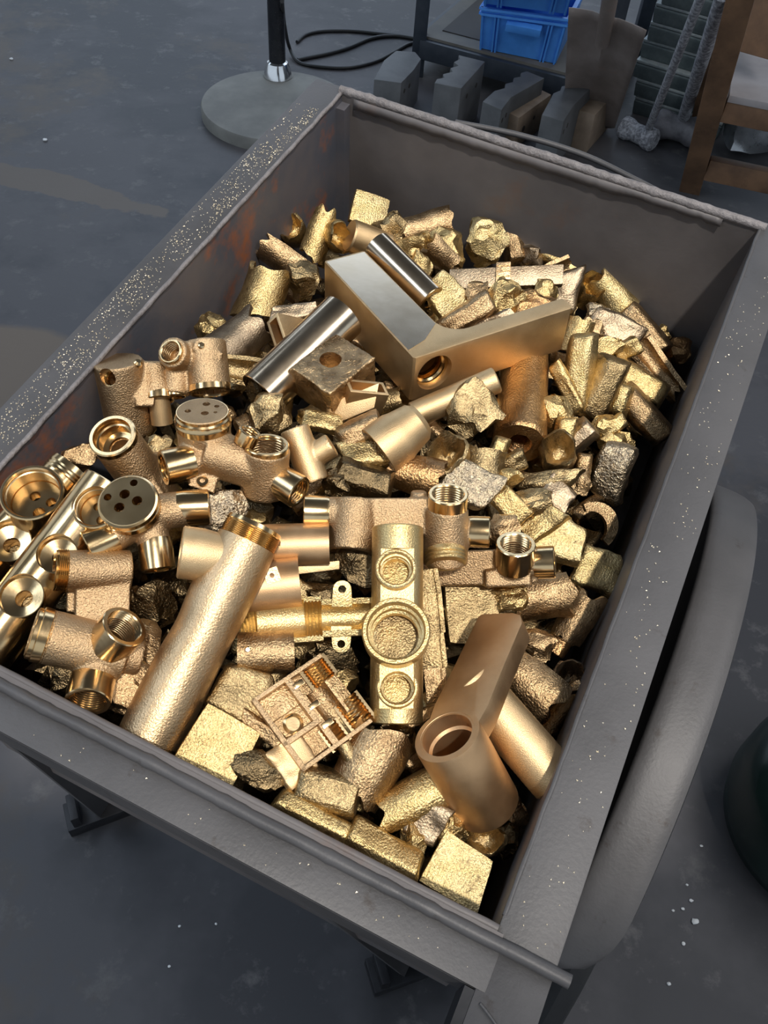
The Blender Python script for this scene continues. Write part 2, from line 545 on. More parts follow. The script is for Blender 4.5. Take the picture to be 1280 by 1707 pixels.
def fender():
    xi, xo = BW + FLW + 0.020, BW + FLW + 0.067
    cx, hwid = (xi + xo) / 2, (xo - xi) / 2
    b = bmesh.new()
    rows = []
    R, yc, apex = 0.32, 0.285, -0.075
    zc = apex - R
    n = 44
    for i in range(n + 1):
        th = math.radians(-52 + 104 * i / n)
        e = min(1.0, (1 - abs(2 * i / n - 1)) * 4.5)
        wout = 0.15 + 0.85 * math.sqrt(1 - (1 - e) ** 2)
        row = []
        for k in range(15):
            s = -1 + 2 * k / 14
            x = xi + (s + 1) * hwid * wout
            rr = R + 0.005 * (1 - s ** 4) - (0.010 if k == 14 else 0.0)
            row.append(b.verts.new(V3((x, yc + rr * math.sin(th), zc + rr * math.cos(th)))))
        rows.append(row)
    for r0, r1 in zip(rows[:-1], rows[1:]):
        for k in range(14):
            b.faces.new((r0[k], r0[k + 1], r1[k + 1], r1[k]))
    o = cpart('mudguard', b, 'steel', 50)
    o.modifiers.new('thick', 'SOLIDIFY').thickness = 0.003
    # the wheel below it reaches the floor
    wz = (MB @ V3((cx, yc, apex - 0.03))).z
    kz = MB.to_3x3()[2][2]
    rw = wz / (1 + kz) * 0.995
    c = V3((cx, yc, apex - 0.03 - rw))
    ax = V3((1, 0, 0))
    b = bmesh.new()
    add_lathe(b, c, ax, [(rw * .66, -0.020), (rw * .93, -0.020), (rw * .98, -0.013), (rw, 0), (rw * .98, 0.013), (rw * .93, 0.020), (rw * .66, 0.020)], 56, closed=True)
    w = cpart('wheel', b, 'rubber', 40)
    b = bmesh.new()
    add_lathe(b, c, ax, [(0.03, -0.02), (rw * .67, -0.012), (rw * .67, 0.012), (0.03, 0.02)], 48, closed=True)
    cpart('hub', b, 'black', 40, parent=w)
    b = bmesh.new()
    add_cyl(b, V3((0.02, c.y, c.z)), c, 0.012, seg=16)
    cpart('axle', b, 'black')
    for y in (yc - 0.11, yc + 0.11):
        b = bmesh.new()
        add_box(b, V3((BW + 0.02, y, c.z / 2 - 0.14)), V3((0.012, 0, 0)), V3((0, 0.012, 0)), V3((0, 0, 0.11)))
        cpart('axle_bracket', b, 'black')


fender()
# near legs with their feet, standing on the floor


def leg(px, py, x, y):
    foot = MBI @ at(px, py, 0.012)
    topp = V3((x, y, ZB + 0.26))
    b = bmesh.new()
    d = (foot - topp).normalized()
    u, w, _ = ortho(d)
    add_box(b, (foot + topp) / 2, u * 0.016, w * 0.004, d * ((foot - topp).length / 2))
    cpart('leg', b, 'steel')
    b = bmesh.new()
    upb = (MBI.to_3x3() @ V3((0, 0, 1))).normalized()
    fx = (MBI.to_3x3() @ (at(px + 60, py - 22) - at(px, py))).normalized()
    add_box(b, foot, fx * 0.055, upb.cross(fx) * 0.022, upb * 0.012)
    add_box(b, foot + upb * 0.02 - fx * 0.04, fx * 0.006, upb.cross(fx) * 0.02, upb * 0.02)
    cpart('foot', b, 'black', bevel=0.002)


leg(680, 1607, 0.34, -0.012)
leg(175, 1345, 0.10, -0.012)

# brass dust lying on the rims (too fine to count)


def dust(name, label, spots, seed, mat='filings', smin=0.0003, smax=0.00085):
    rng = random.Random(seed)
    b = bmesh.new()
    for x0, x1, y0, y1, z, n, dens in spots:
        k = 0
        while k < n:
            x, y = rng.uniform(x0, x1), rng.uniform(y0, y1)
            if dens and noise.noise(V3((x * 60, y * 22, seed))) < rng.uniform(-0.5, 0.35):
                continue
            s = rng.uniform(smin, smax)
            c = V3((x, y, z + s * 0.6))
            q = Matrix.Rotation(rng.uniform(0, 6.3), 3, 'Z') @ Matrix.Rotation(rng.uniform(-0.7, 0.7), 3, 'X') @ Matrix.Rotation(rng.uniform(-0.7, 0.7), 3, 'Y')
            vs = [b.verts.new(c + q @ V3(p) * s) for p in ((-1, -0.6, 0), (1, -0.6, 0), (0.2, 1, 0), (0, 0, 0.8))]
            for f in ((0, 1, 3), (1, 2, 3), (2, 0, 3), (0, 2, 1)):
                b.faces.new([vs[i] for i in f])
            k += 1
    me = bpy.data.meshes.new(name)
    b.to_mesh(me)
    b.free()
    o = link(name, me, mat, None, MB.copy())
    tag(o, label, 'brass dust', None, 'stuff')


dust('brass_dust', 'glittering brass filings scattered along the left rim of the cart', [(-0.033, -0.006, 0.02, 0.66, 0.0, 1500, True)], 5)
dust('brass_dust', 'sparse brass filings on the right rim of the cart', [(BW + 0.006, BW + 0.034, 0.0, 0.66, 0.0, 190, True), (0.0, BW, -0.028, -0.014, -0.001, 40, False)], 6)


# ------------------------------------------------------------------ heap: frames that face the camera
def hz(x, y):
    u, v = min(max(x / BW, 0), 1), min(max(y / BD, 0), 1)
    return -0.036 - 0.078 * v - 0.060 * u ** 2 * (0.5 + v * 0.5) + 0.050 * math.sin(math.pi * u) ** 0.8 * math.sin(math.pi * v) ** 0.8


def heap_point(px, py):
    d = MBI.to_3x3() @ cw(ray(px, py))
    o = MBI @ CAM
    z = -0.06
    for _ in range(25):
        p = o + d * ((z - o.z) / d.z)
        z = 0.5 * z + 0.5 * hz(p.x, p.y)
    return o + d * ((z - o.z) / d.z)


def nz(p, f, seed):
    q = V3((p.x * f + seed * 13.7, p.y * f - seed * 7.1, p.z * f + seed * 3.3))
    return V3((noise.noise(q), noise.noise(q + V3((31, 0, 7))), noise.noise(q + V3((5, 17, 40)))))


class Item:
    """a thing in the heap. Its local axes: x right, y up and z towards the viewer, in steps of one pixel at its depth."""

    def __init__(s, name, px, py, lift, label=None, cat=None, group=None, root=True):
        p = MB @ heap_point(px, py)
        los = (CAM - p)
        p = p + los.normalized() * 0.0
        e3 = los.normalized()
        camx = cw(V3((1, 0, 0)))
        e1 = (camx - e3 * camx.dot(e3)).normalized()
        e2 = e3.cross(e1)
        depth = cw(V3((0, 0, 1))).dot(p - CAM)
        s.s = depth / F * (depth / (p - CAM).length) ** 0.5
        p = p + e3 * lift * s.s
        mw = Matrix.Identity(4)
        for i, c in enumerate((e1, e2, e3)):
            for r in range(3):
                mw[r][i] = c[r]
        s.mw = Matrix.Translation(p) @ mw
        s.ax, s.ay = px, py
        if root:
            s.root = empty(name, s.mw, label, cat, group)

    def p(s, px, py, z=0.0):
        return V3((px - s.ax, s.ay - py, z))

    def part(s, name, bm, mat, label=None, parent=None, sharp=32, bevel=0.0, cuts=(), voxel=None, smooth=0):
        me = bm_mesh(bm, sharp=sharp, bevel=bevel) if isinstance(bm, bmesh.types.BMesh) else bm
        cm = [bm_mesh(c) for c in cuts]
        if cm or voxel:
            me = bake(me, cm, voxel, smooth, sharp)
        me.transform(Matrix.Scale(s.s, 4))
        o = link(name, me, mat, parent or s.root)
        if label:
            o['label'] = label
        return o

    def cast(s, name, prims, mat='cast', cuts=(), voxel=2.4, smooth=8, rough=0.0):
        b = bmesh.new()
        for q in prims:
            if q[0] == 'c':
                add_cyl(b, *q[1:], seg=28)
            else:
                add_box(b, *q[1:])
        cb = []
        for q in cuts:
            c = bmesh.new()
            add_cyl(c, *q, seg=28)
            cb.append(c)
        o = s.part(name, b, mat, cuts=cb, voxel=voxel, smooth=smooth, sharp=40)
        if rough:
            for v in o.data.vertices:
                q = v.co / s.s
                v.co = v.co + (nz(q, 0.045, 3) * rough + nz(q, 0.16, 7) * rough * 0.5) * s.s
        return o


def dirv(dx, dy, dz):                         # image direction (dy up) plus depth
    return V3((dx, dy, dz)).normalized()


def axis(dx, dy, rho):
    """axis whose image runs along (dx, dy up) and whose circles look squeezed by rho, opening towards the viewer"""
    l = math.hypot(dx, dy)
    k = math.sqrt(max(0, 1 - rho * rho))
    return V3((dx / l * k, dy / l * k, rho))


def sleeve(it, name, base, ax, ro, ri, ln, deep=14, mat='mach', threads=True, lip=1.5, seg=40):
    """machined socket: plain outside, chamfered lip, thread cut inside"""
    pr = [(ro, 0), (ro, ln - lip), (ro - lip, ln), (ri + lip, ln), (ri, ln - lip)]
    if threads:
        t = ln - lip - 1
        while t > -deep + 3:
            pr += [(ri + 2.0, t - 1.2), (ri - 0.6, t - 3.2)]
            t -= 4.4
    pr += [(ri, -deep), (ro - 1.0, -deep)]
    b = bmesh.new()
    add_lathe(b, base, ax, pr, seg, closed=True)
    return it.part(name, b, mat, sharp=28)


def ring(it, name, base, ax, prof, mat='mach', seg=40, parent=None, sharp=28):
    b = bmesh.new()
    add_lathe(b, base, ax, prof, seg, closed=True)
    return it.part(name, b, mat, sharp=sharp, parent=parent)


def solid(it, name, base, ax, prof, mat='mach', seg=40, parent=None, sharp=28):
    b = bmesh.new()
    add_lathe(b, base, ax, prof, seg, cap0=True, cap1=True)
    return it.part(name, b, mat, sharp=sharp, parent=parent)


def holed_disc(it, name, c, ax, r, th, holes, mat='mach', seg=40):
    u, w, a = ortho(ax)
    # keep the u axis level in the picture
    u = V3((1, 0, 0)) - a * a.x
    u.normalize()
    w = a.cross(u)
    b = bmesh.new()
    add_lathe(b, c, a, [(r, -th), (r, -1.2), (r - 1.2, 0)], seg, cap0=True, cap1=True)
    cb = []
    for hx, hy, hr in holes:
        q = bmesh.new()
        p = c + u * hx + w * hy
        add_cyl(q, p - a * (th + 3), p + a * 5, hr, seg=18)
        cb.append(q)
    return it.part(name, b, mat, cuts=cb, sharp=28)


def hole_cuts(c, ax, holes, deep):
    u, w, a = ortho(ax)
    u = (V3((1, 0, 0)) - a * a.x).normalized()
    w = a.cross(u)
    return [(c + u * hx + w * hy - a * deep, c + u * hx + w * hy + a * 10, hr * 0.98) for hx, hy, hr in holes]


def axes3(p1, p2, p3):
    """three edges of a box as seen in the picture (dx, dy up) -> the three edges in space, the third towards the viewer"""
    a, b, c = (p1[0] * p2[0] + p1[1] * p2[1]), (p1[0] * p3[0] + p1[1] * p3[1]), (p2[0] * p3[0] + p2[1] * p3[1])
    z1z2, z1z3, z2z3 = -a, -b, -c
    z3 = math.sqrt(max(1.0, abs(z1z3 * z2z3 / (z1z2 or 1e-6))))
    return V3((*p1, z1z3 / z3)), V3((*p2, z2z3 / z3)), V3((*p3, z3))


# ------------------------------------------------------------------ the machined and cast fittings on the heap
G = 'brass valve fittings on the heap'
CUR = None


def item(name, px, py, lift, label, cat='fitting', group=None):
    return Item(name, px, py, lift, label, cat, group or (G if cat in ('valve', 'fitting', 'manifold') else None))


# big polished L-shaped casting
it = item('angled_faucet_body', 690, 598, 95, 'large polished brass block with a long flat arm and bored end hole', 'casting')
P1, P2, P3 = axes3((272, 86), (-161, 171), (6, 69))
l1, l2, l3 = P1.length, P2.length, P3.length
u, v, w = P1.normalized(), P2.normalized(), P3.normalized()
t, wd, R = 32, 82, 42
out = [(4, 0), (l1 - 6, 0), (l1, 6), (l1, t - 2), (l1 - 2, t)]
for k in range(9):
    a = math.radians(-90 - 90 * k / 8)
    out.append((wd + R + R * math.cos(a), t + R + R * math.sin(a)))
out += [(wd, l2 - 3), (wd - 3, l2), (3, l2), (0, l2 - 3), (0, 4)]
b = bmesh.new()
add_prism(b, out, V3((0, 0, 0)), u, v, w, -l3, 0)
c1, c2 = bmesh.new(), bmesh.new()
hc = u * 43 - w * 43
add_cyl(c1, hc - v * 10, hc + v * 34, 33, seg=40)
add_cyl(c2, hc + v * 30, hc + v * 150, 25, seg=40)
it.part('body', b, 'brush', cuts=[c1, c2], bevel=1.6, sharp=30)
# polished faces are their own skins of metal: top of the thick limb
b = bmesh.new()
add_prism(b, [(3, 22), (wd * 0.5, 34), (wd - 2, 64), (wd - 3, l2 - 5), (3, l2 - 5)], V3((0, 0, 0)), u, v, w, -1.0, 0.5)
it.part('polished_face', b, 'polish', label='mirror polished top face')
ring(it, 'bore_ring', hc + v * 12, v, [(32.9, 0), (32.9, 9), (25, 9), (25, 6), (28, 3), (28, 0)], 'mach')
ring(it, 'bore_ring', hc + v * 26, v, [(32.9, 0), (32.9, 7), (22, 7), (22, 0)], 'mach')

# polished stub tube beside it
it = item('polished_tube', 672, 455, 78, 'short polished brass tube with a slotted open end beside the large polished block', 'tube')
A = axis(72, -68, 0.42)
b0 = it.p(628, 412, -40)
ln = 135
b = bmesh.new()
add_cyl(b, b0, b0 + A * ln, 25, seg=40)
q = bmesh.new()
uu, ww, _ = ortho(A)
add_cyl(q, b0 + A * (ln - 30), b0 + A * (ln + 5), 15, seg=24)
it.part('tube', b, 'polish', cuts=[q], sharp=30)
ring(it, 'end_ring', b0 + A * (ln - 1), A, [(15, 0), (24, 0), (23, 2), (16, 2)], 'mach')

# cylinder stub behind
it = item('cylinder_stub', 607, 397, 40, 'plain orange brass cylinder stub leaning behind the large polished block', 'casting')
solid(it, 'stub', it.p(582, 392, -5), axis(62, -22, -0.35), [(25, 0), (27, 3), (27, 70), (24, 74)], 'brush')

# lever body at the lower right
it = item('lever_handle_body', 745, 1225, 152, 'matte brass lever body with a flat arm and threaded round socket, nearest the right rim', 'casting')
N = V3((-.37, .65, .66)).normalized()
d = V3((100, 205, 0))
d.z = -(N.x * d.x + N.y * d.y) / N.z
bl = d.length
d.normalize()
wv = N.cross(d)
if wv.x > 0:
    wv = -wv
R = 55
hw = 46
out = []
for k in range(15):
    a = math.radians(60 + 240 * k / 14)
    out.append((51 * math.cos(a), 51 * math.sin(a)))
out += [(bl * 0.22, -hw - 2), (bl * 0.55, -hw), (bl - 26, -hw), (bl - 6, -hw + 10), (bl, -hw + 26), (bl, hw - 6), (bl - 6, hw), (bl * 0.55, hw), (bl * 0.22, hw + 2)]
b = bmesh.new()
add_prism(b, out, V3((0, 0, 0)), d, wv, N, -40, 0)
c1 = bmesh.new()
add_cyl(c1, -N * 80, N * 10, 41, seg=48)
it.part('arm', b, 'matte', cuts=[c1], bevel=1.5, sharp=30)
ring(it, 'socket', V3((0, 0, 0)), N, [(R - 0.5, -165), (R - 0.5, -8), (R - 2, 0.6), (45, 0.6), (43, -2)] + [q for k in range(7) for q in ((41.5, -4 - k * 3), (43.5, -5.5 - k * 3))] + [(40, -27), (37, -30), (37, -120), (20, -120), (20, -165)], 'matte', 56)

# round bar under it
it = item('round_bar', 870, 1240, 128, 'bright turned brass round bar lying under the lever body by the right rim', 'bar')
p0, p1 = it.p(790, 1142, -10), it.p(922, 1298, -18)
L0 = (p1 - p0).length
solid(it, 'bar', p0, p1 - p0, [(38, 0), (41, 2)] + [q for k in range(24) for q in ((41.3, 4 + k * (L0 - 8) / 24), (40.9, 4 + (k + .5) * (L0 - 8) / 24))] + [(41, L0 - 3), (38, L0)], 'brush', 56)

# long tee tube
it = item('tee_tube', 335, 1060, 75, 'long wide brass tee tube with one side outlet, leaning on the near rim', 'tube')
p0, p1 = it.p(258, 1226, -8), it.p(418, 878, 0)
A = (p1 - p0).normalized()
L0 = (p1 - p0).length
b = bmesh.new()
uu, ww, _ = ortho(A)


def dent(a, t):
    return -0.085 * math.exp(-((t - L0 * 0.50) / 42) ** 2) * max(0, math.cos(a - DENT)) + 0.01 * math.sin(t * 0.03)


DENT = math.atan2(ww.dot(V3((-1, 0, 0))), uu.dot(V3((-1, 0, 0))))
pr = [(48, 0), (50, 2), (50, 6), (51.5, 7)] + [(51.5, 10 + (L0 - 44) * k / 40) for k in range(1, 40)] + [(50.5, L0 - 32)]
add_lathe(b, p0, A, pr, 56, cap0=True, cap1=True, wob=dent)
it.part('tube', b, 'castpale', sharp=30)
ring(it, 'thread_ring', p1 - A * 33, A, [(38, 0), (47, 0)] + [q for k in range(8) for q in ((49, 1 + k * 3), (46.6, 2.5 + k * 3))] + [(49, 26), (47, 33), (38, 33)], 'mach', 56)
q0, q1 = it.p(385, 935, 2), it.p(298, 926, 8)
ring(it, 'side_outlet', q1, q0 - q1, [(33, 0), (41, 0), (43, 2), (43, 34), (40, 52), (38, 80), (33, 80)], 'brush', 48)

# manifold bars at the left edge


def seat_bar(name, label, ax_, ay_, lift, p0, p1, r, seats, mat='mach', end=True):
    it = item(name, ax_, ay_, lift, label, 'manifold')
    P0, P1 = it.p(*p0), it.p(*p1)
    A = (P1 - P0).normalized()
    L0 = (P1 - P0).length
    b = bmesh.new()
    add_lathe(b, P0, A, [(r - 2, 0), (r, 2), (r, L0 - 2), (r - 2, L0)], 48, cap0=True, cap1=True)
    cb = []
    for (x, y, dx, dy, rho, ro, ri, kind, hgt) in seats:
        c = it.p(x, y, 0)
        # rest the mouth on the bar: same place in the picture, lifted towards the viewer
        c.z = P0.z + (P1.z - P0.z) * ((c - P0).xy.dot(A.xy) / max(1e-6, (P1 - P0).xy.dot(A.xy))) + r * 0.93 + hgt
        ax3 = axis(dx, dy, rho)
        q = bmesh.new()
        add_cyl(q, c - ax3 * (r * (1.15 if kind == 'holes' else 0.62) + hgt), c + ax3 * 30, ri + 0.6, seg=40)
        cb.append(q)
        if kind != 'holes':
            q = bmesh.new()
            add_cyl(q, c - ax3 * (r * 1.5 + hgt), c - ax3 * (r * 0.5 + hgt), ri * 0.385, seg=24)
            cb.append(q)
    it.part('bar', b, mat, cuts=cb, sharp=30)
    for (x, y, dx, dy, rho, ro, ri, kind, hgt) in seats:
        c = it.p(x, y, 0)
        c.z = P0.z + (P1.z - P0.z) * ((c - P0).xy.dot(A.xy) / max(1e-6, (P1 - P0).xy.dot(A.xy))) + r * 0.93 + hgt
        ax3 = axis(dx, dy, rho)
        dpt = r * 0.55 + hgt
        if kind == 'holes':
            ring(it, 'socket', c, ax3, [(ro, -dpt - 8), (ro, -2), (ro - 2, 0), (ri + 3, 0), (ri + 1, -3), (ri + 1, -9), (ri - 1, -10), (ri - 1, -dpt)], 'mach', 48)
            holed_disc(it, 'valve_plate', c - ax3 * (dpt - 3), ax3, ri - 1, 22, [(-4, ri * 0.30, ri * 0.21), (2, -ri * 0.46, ri * 0.24), (ri * 0.5, -2, ri * 0.2)], 'mach')
        else:
            ring(it, 'seat', c, ax3, [(ri + 0.4, -dpt + 2), (ri + 0.4, -1), (ri - 1, -1), (ri - 1.5, -dpt * 0.45), (ri * 0.40, -dpt * 0.75), (ri * 0.38, -dpt), (ri * 0.38, -dpt - 10), (ri * 0.9, -dpt - 8)], 'mach', 48)
            solid(it, 'seat_hole_shade', c - ax3 * (r * 1.3 + hgt), ax3, [(ri * 0.37, 0), (ri * 0.37, 1)], 'dark')  # dark disc closing the bore, its colour stands in for shade
    if end:
        ring(it, 'thread_ring', P1 - A * 22, A, [(r - 10, 0), (r + 0.5, 0), (r + 1.5, 2), (r + 0.3, 5), (r + 1.5, 8), (r + 0.3, 11), (r + 1.5, 14), (r, 24), (r - 10, 24)], 'mach', 48)
    return it


seat_bar('valve_manifold', 'brass manifold bar with a three-hole socket and two conical seats, left of tee valve', 90, 935, 88,
         (-30, 1108, 0), (176, 808, -6), 46,
         [(150, 846, -0.5, 0.5, 0.90, 39, 32, 'holes', 6), (95, 925, -0.4, 0.5, 0.92, 34, 31, 'cone', -4), (43, 990, -0.4, 0.5, 0.93, 38, 34, 'cone', -3)], 'mach', False)
seat_bar('valve_manifold', 'brass manifold bar with a large three-hole socket, cut off by left edge', 30, 870, 92,
         (-60, 985, 0), (116, 782, -16), 41,
         [(50, 822, -0.35, 0.6, 0.86, 50, 42, 'holes', 18), (18, 902, -0.3, 0.6, 0.90, 36, 33, 'cone', -3)], 'mach', True)

# tee valve at the lower left
it = item('tee_valve', 150, 1090, 78, 'cast brass tee valve with two bright threaded sockets by the near left rim', 'valve')
A = axis(-1, 0.25, 0.10)
pc = it.p(150, 1078, 0)
pl = it.p(82, 1062, 6)
s1a, s1 = axis(0.62, 0.78, 0.72), it.p(188, 1062, 30)
s2a, s2 = axis(-0.18, -0.98, 0.60), it.p(157, 1130, 4)
it.cast('body', [('c', pl, it.p(205, 1092, -8), 44), ('c', it.p(178, 1078, -4), s1 + s1a * 6, 34), ('c', it.p(166, 1092, -6), s2 + s2a * 8, 34),
                 ('c', it.p(200, 1090, -10), it.p(228, 1095, -16), 34)], 'cast',
        [(s1 - s1a * 58, s1 + s1a * 40, 29), (s2 - s2a * 46, s2 + s2a * 60, 28)])
sleeve(it, 'threaded_socket', s1, s1a, 38, 29, 30, 22)
sleeve(it, 'threaded_socket', s2, s2a, 36, 28, 46, 16)
ring(it, 'end_collar', pl - A * 6, A, [(30, 0), (42, 0), (44, 2), (42, 4), (45, 6), (45, 20), (42, 22), (42, 28), (36, 30), (30, 30)], 'mach', 48)
holed_disc(it, 'valve_plate', pl + A * 24, A, 38, 20, [(0, 18, 9), (-14, -8, 9), (14, -8, 9), (22, 14, 5), (-22, 14, 5)], 'castpale')

# plain elbow casting behind the tee valve
it = item('elbow_casting', 170, 975, 70, 'plain cast brass elbow with a square lower half, between the manifold bar and tee valve', 'casting')
pl = it.p(112, 952, 10)
A = axis(-1, 0.05, 0.15)
it.cast('body', [('c', pl, it.p(214, 950, -4), 33), ('b', it.p(172, 1000, -8), V3((42, -4, 0)), V3((0, 42, 0)), V3((0, 0, 30))), ('b', it.p(128, 992, -14), V3((12, 0, 0)), V3((0, 28, 0)), V3((0, 0, 18)))], 'cast')
ring(it, 'thread_ring', pl - A * 4, A, [(20, 0), (33, 0)] + [q for k in range(6) for q in ((35, 1 + 3 * k), (32.5, 2.5 + 3 * k))] + [(34, 20), (20, 20)], 'mach', 48)

# round-headed valve with three outlets
it = item('cross_valve', 225, 865, 112, 'round-headed brass valve with a three-hole disc face and three outlets, above the manifold bar', 'valve')
fa = axis(-0.35, 0.6, 0.86)
XH = [(-4, 12, 8), (-12, -10, 8), (15, -2, 8), (10, 30, 6), (-30, 10, 6)]
fc = it.p(214, 838, 34)
o1a, o1 = axis(1, 0.05, 0.10), it.p(300, 848, 2)
o2a, o2 = axis(-0.9, -0.42, 0.12), it.p(188, 895, 0)
o3a, o3 = axis(0.12, -1, 0.18), it.p(256, 905, 2)
it.cast('body', [('c', fc - fa * 22, fc - fa * 64, 43, 40), ('c', it.p(235, 858, -6), o1 + o1a * 8, 29), ('c', it.p(235, 865, -6), o2 + o2a * 6, 27), ('c', it.p(243, 860, -6), o3 + o3a * 6, 26)], 'cast',
        [(o3 - o3a * 30, o3 + o3a * 60, 21), (o1 - o1a * 20, o1 + o1a * 80, 21)] + hole_cuts(fc, fa, XH, 70))
ring(it, 'head_ring', fc - fa * 28, fa, [(42, 0), (44, 0), (46, 3), (46, 14), (44, 17), (47, 20), (46, 27), (43, 29), (42, 29)], 'mach', 48)
holed_disc(it, 'valve_plate', fc + fa * 2.2, fa, 43, 24, XH, 'mach')
sleeve(it, 'outlet', o1, o1a, 29, 22, 40, 10)
sleeve(it, 'outlet', o2, o2a, 28, 20, 38, 8)
sleeve(it, 'outlet', o3, o3a, 27, 21, 42, 8)

# socket elbow
it = item('socket_elbow', 210, 770, 78, 'cast brass elbow with one wide stepped socket facing up by the left wall', 'fitting')
sa, sc = axis(-0.55, 0.8, 0.80), it.p(196, 738, 22)
it.cast('body', [('c', sc, it.p(238, 800, -10), 38), ('c', it.p(225, 770, -10), it.p(265, 850, -20), 40), ('b', it.p(235, 800, 10), V3((20, -30, 0)), V3((14, 10, 0)), V3((0, 0, 18)))], 'cast', [(sc - sa * 22, sc + sa * 40, 31), (sc - sa * 60, sc, 17)])
ring(it, 'socket', sc, sa, [(36, -6), (38, 8), (38, 18), (36, 20), (31, 20), (29.5, 17), (29.5, 6), (27, 5), (27, -14), (18, -16), (18, -30), (30, -30)], 'mach', 48)

# twin barrel bodies against the left wall
it = item('twin_barrel_valve', 225, 640, 112, 'cast brass barrel valve with a bored upper side, standing against the left wall', 'valve')
ba = dirv(0.30, -1, -0.42)
t0, t1 = it.p(200, 600, 14), it.p(216, 716, -28)
h1 = it.p(184, 630, 40)
ha = axis(-0.5, 0.15, 0.85)
k1 = it.p(260, 660, 12)
ka = dirv(0.05, -1, 0.35)
it.cast('body', [('c', it.p(200, 604, 14), t1, 38), ('b', it.p(247, 640, 2), V3((22, 0, 0)), V3((0, 36, -10)), V3((0, 0, 24))), ('c', it.p(255, 615, -4), k1, 25)], 'cast', [(h1 - ha * 45, h1 + ha * 30, 13), (k1 - ka * 20, k1 + ka * 40, 20)])
ring(it, 'thread_insert', h1 - ha * 24, ha, [(10.5, 0), (13.3, 0), (13.3, 14), (11, 14), (12.5, 11), (11, 8), (12.5, 5), (11, 2)], 'mach', 28)
sleeve(it, 'lower_socket', k1, ka, 25, 20, 8, 12)
solid(it, 'stub_pipe', k1 - ka * 6, dirv(0.1, -1, -0.2), [(17, 0), (17, 50)], 'brush')
solid(it, 'lug', it.p(231, 607, 34), axis(0.2, 0.6, 0.7), [(7, -6), (7, 0), (4, 3)], 'mach', 20)

it = item('side_boss_valve', 320, 615, 88, 'cast brass barrel valve with a round threaded boss on its side, behind the disc-topped valve', 'valve')
ba = dirv(0.06, -1, 0.25)
bt, bb = it.p(342, 572, 0), it.p(347, 650, 16)
h1 = it.p(288, 588, 34)
ha = axis(-0.5, 0.35, 0.80)
it.cast('body', [('c', bt, bb, 33), ('c', it.p(300, 605, -2), it.p(292, 655, 6), 23), ('c', it.p(310, 600, -6), h1 - ha * 4, 25), ('b', it.p(345, 588, 26), V3((22, -8, 0)), V3((2, 6, 0)), V3((0, 0, 8)))], 'cast',
        [(h1 - ha * 30, h1 + ha * 20, 15), (bb - ba * 14, bb + ba * 30, 27)])
sleeve(it, 'side_socket', h1 - ha * 8, ha, 20, 15, 9, 16)
ring(it, 'lower_collar', bb - ba * 2, ba, [(27, -10), (33, -8), (34, 3), (31, 6), (28, 6), (27, 3)], 'mach', 40)
sleeve(it, 'small_outlet', it.p(291, 650, 6), ba, 19, 15, 10, 6)
solid(it, 'lug', it.p(336, 578, 34), axis(0.2, 0.5, 0.8), [(6, -6), (6, 0), (4, 2)], 'mach', 20)

# main mixer body in the left middle
it = item('mixer_valve_body', 385, 760, 92, 'cast brass mixer body with a drilled disc on top and threaded sockets either end', 'valve')
fa = axis(-0.05, 0.95, 0.55)
MH = [(6, 20, 6), (4, -8, 6), (-22, 0, 5), (22, 12, 4), (20, -6, 3)]
fc = it.p(342, 690, 14)
c1a, c1 = axis(-0.97, -0.22, 0.30), it.p(312, 772, 12)
c2a, c2 = axis(0.0, 0.95, 0.50), it.p(440, 752, 20)
c3a, c3 = axis(0.85, -0.50, 0.50), it.p(466, 803, 16)
it.cast('body', [('c', fc - fa * 24, fc - fa * 92, 42), ('c', it.p(345, 762, -8), c1 + c1a * 4, 28), ('c', it.p(345, 752, 0), it.p(438, 782, 0), 37),
                 ('c', c2 + c2a * 4, it.p(436, 818, -16), 37), ('c', it.p(440, 795, -6), c3 + c3a * 4, 27), ('b', it.p(343, 798, 14), V3((20, -6, 0)), V3((4, 14, -4)), V3((0, 0, 7)))], 'cast',
        [(c1 - c1a * 40, c1 + c1a * 50, 21), (c2 - c2a * 62, c2 + c2a * 30, 28), (c3 - c3a * 36, c3 + c3a * 50, 19)] + hole_cuts(fc, fa, MH, 70))
ring(it, 'head_ring', fc - fa * 28, fa, [(38, 0), (43, 0), (44, 10), (42, 14), (42, 19), (40, 22), (40, 27), (38.5, 27)], 'mach', 48)
holed_disc(it, 'valve_plate', fc, fa, 39, 24, MH, 'cast')
sleeve(it, 'threaded_socket', c1, c1a, 28, 21, 32, 14)
sleeve(it, 'threaded_socket', c2, c2a, 35, 28, 12, 26)
sleeve(it, 'threaded_socket', c3, c3a, 27, 19, 32, 12)
sleeve(it, 'small_socket', it.p(408, 736, 24), axis(0.4, 0.8, 0.45), 18, 13, 18, 6)
ring(it, 'lug_eye', it.p(341, 799, 22), axis(0, 0.5, 0.85), [(4, -4), (9, -4), (9, 2), (4, 2)], 'mach', 20)

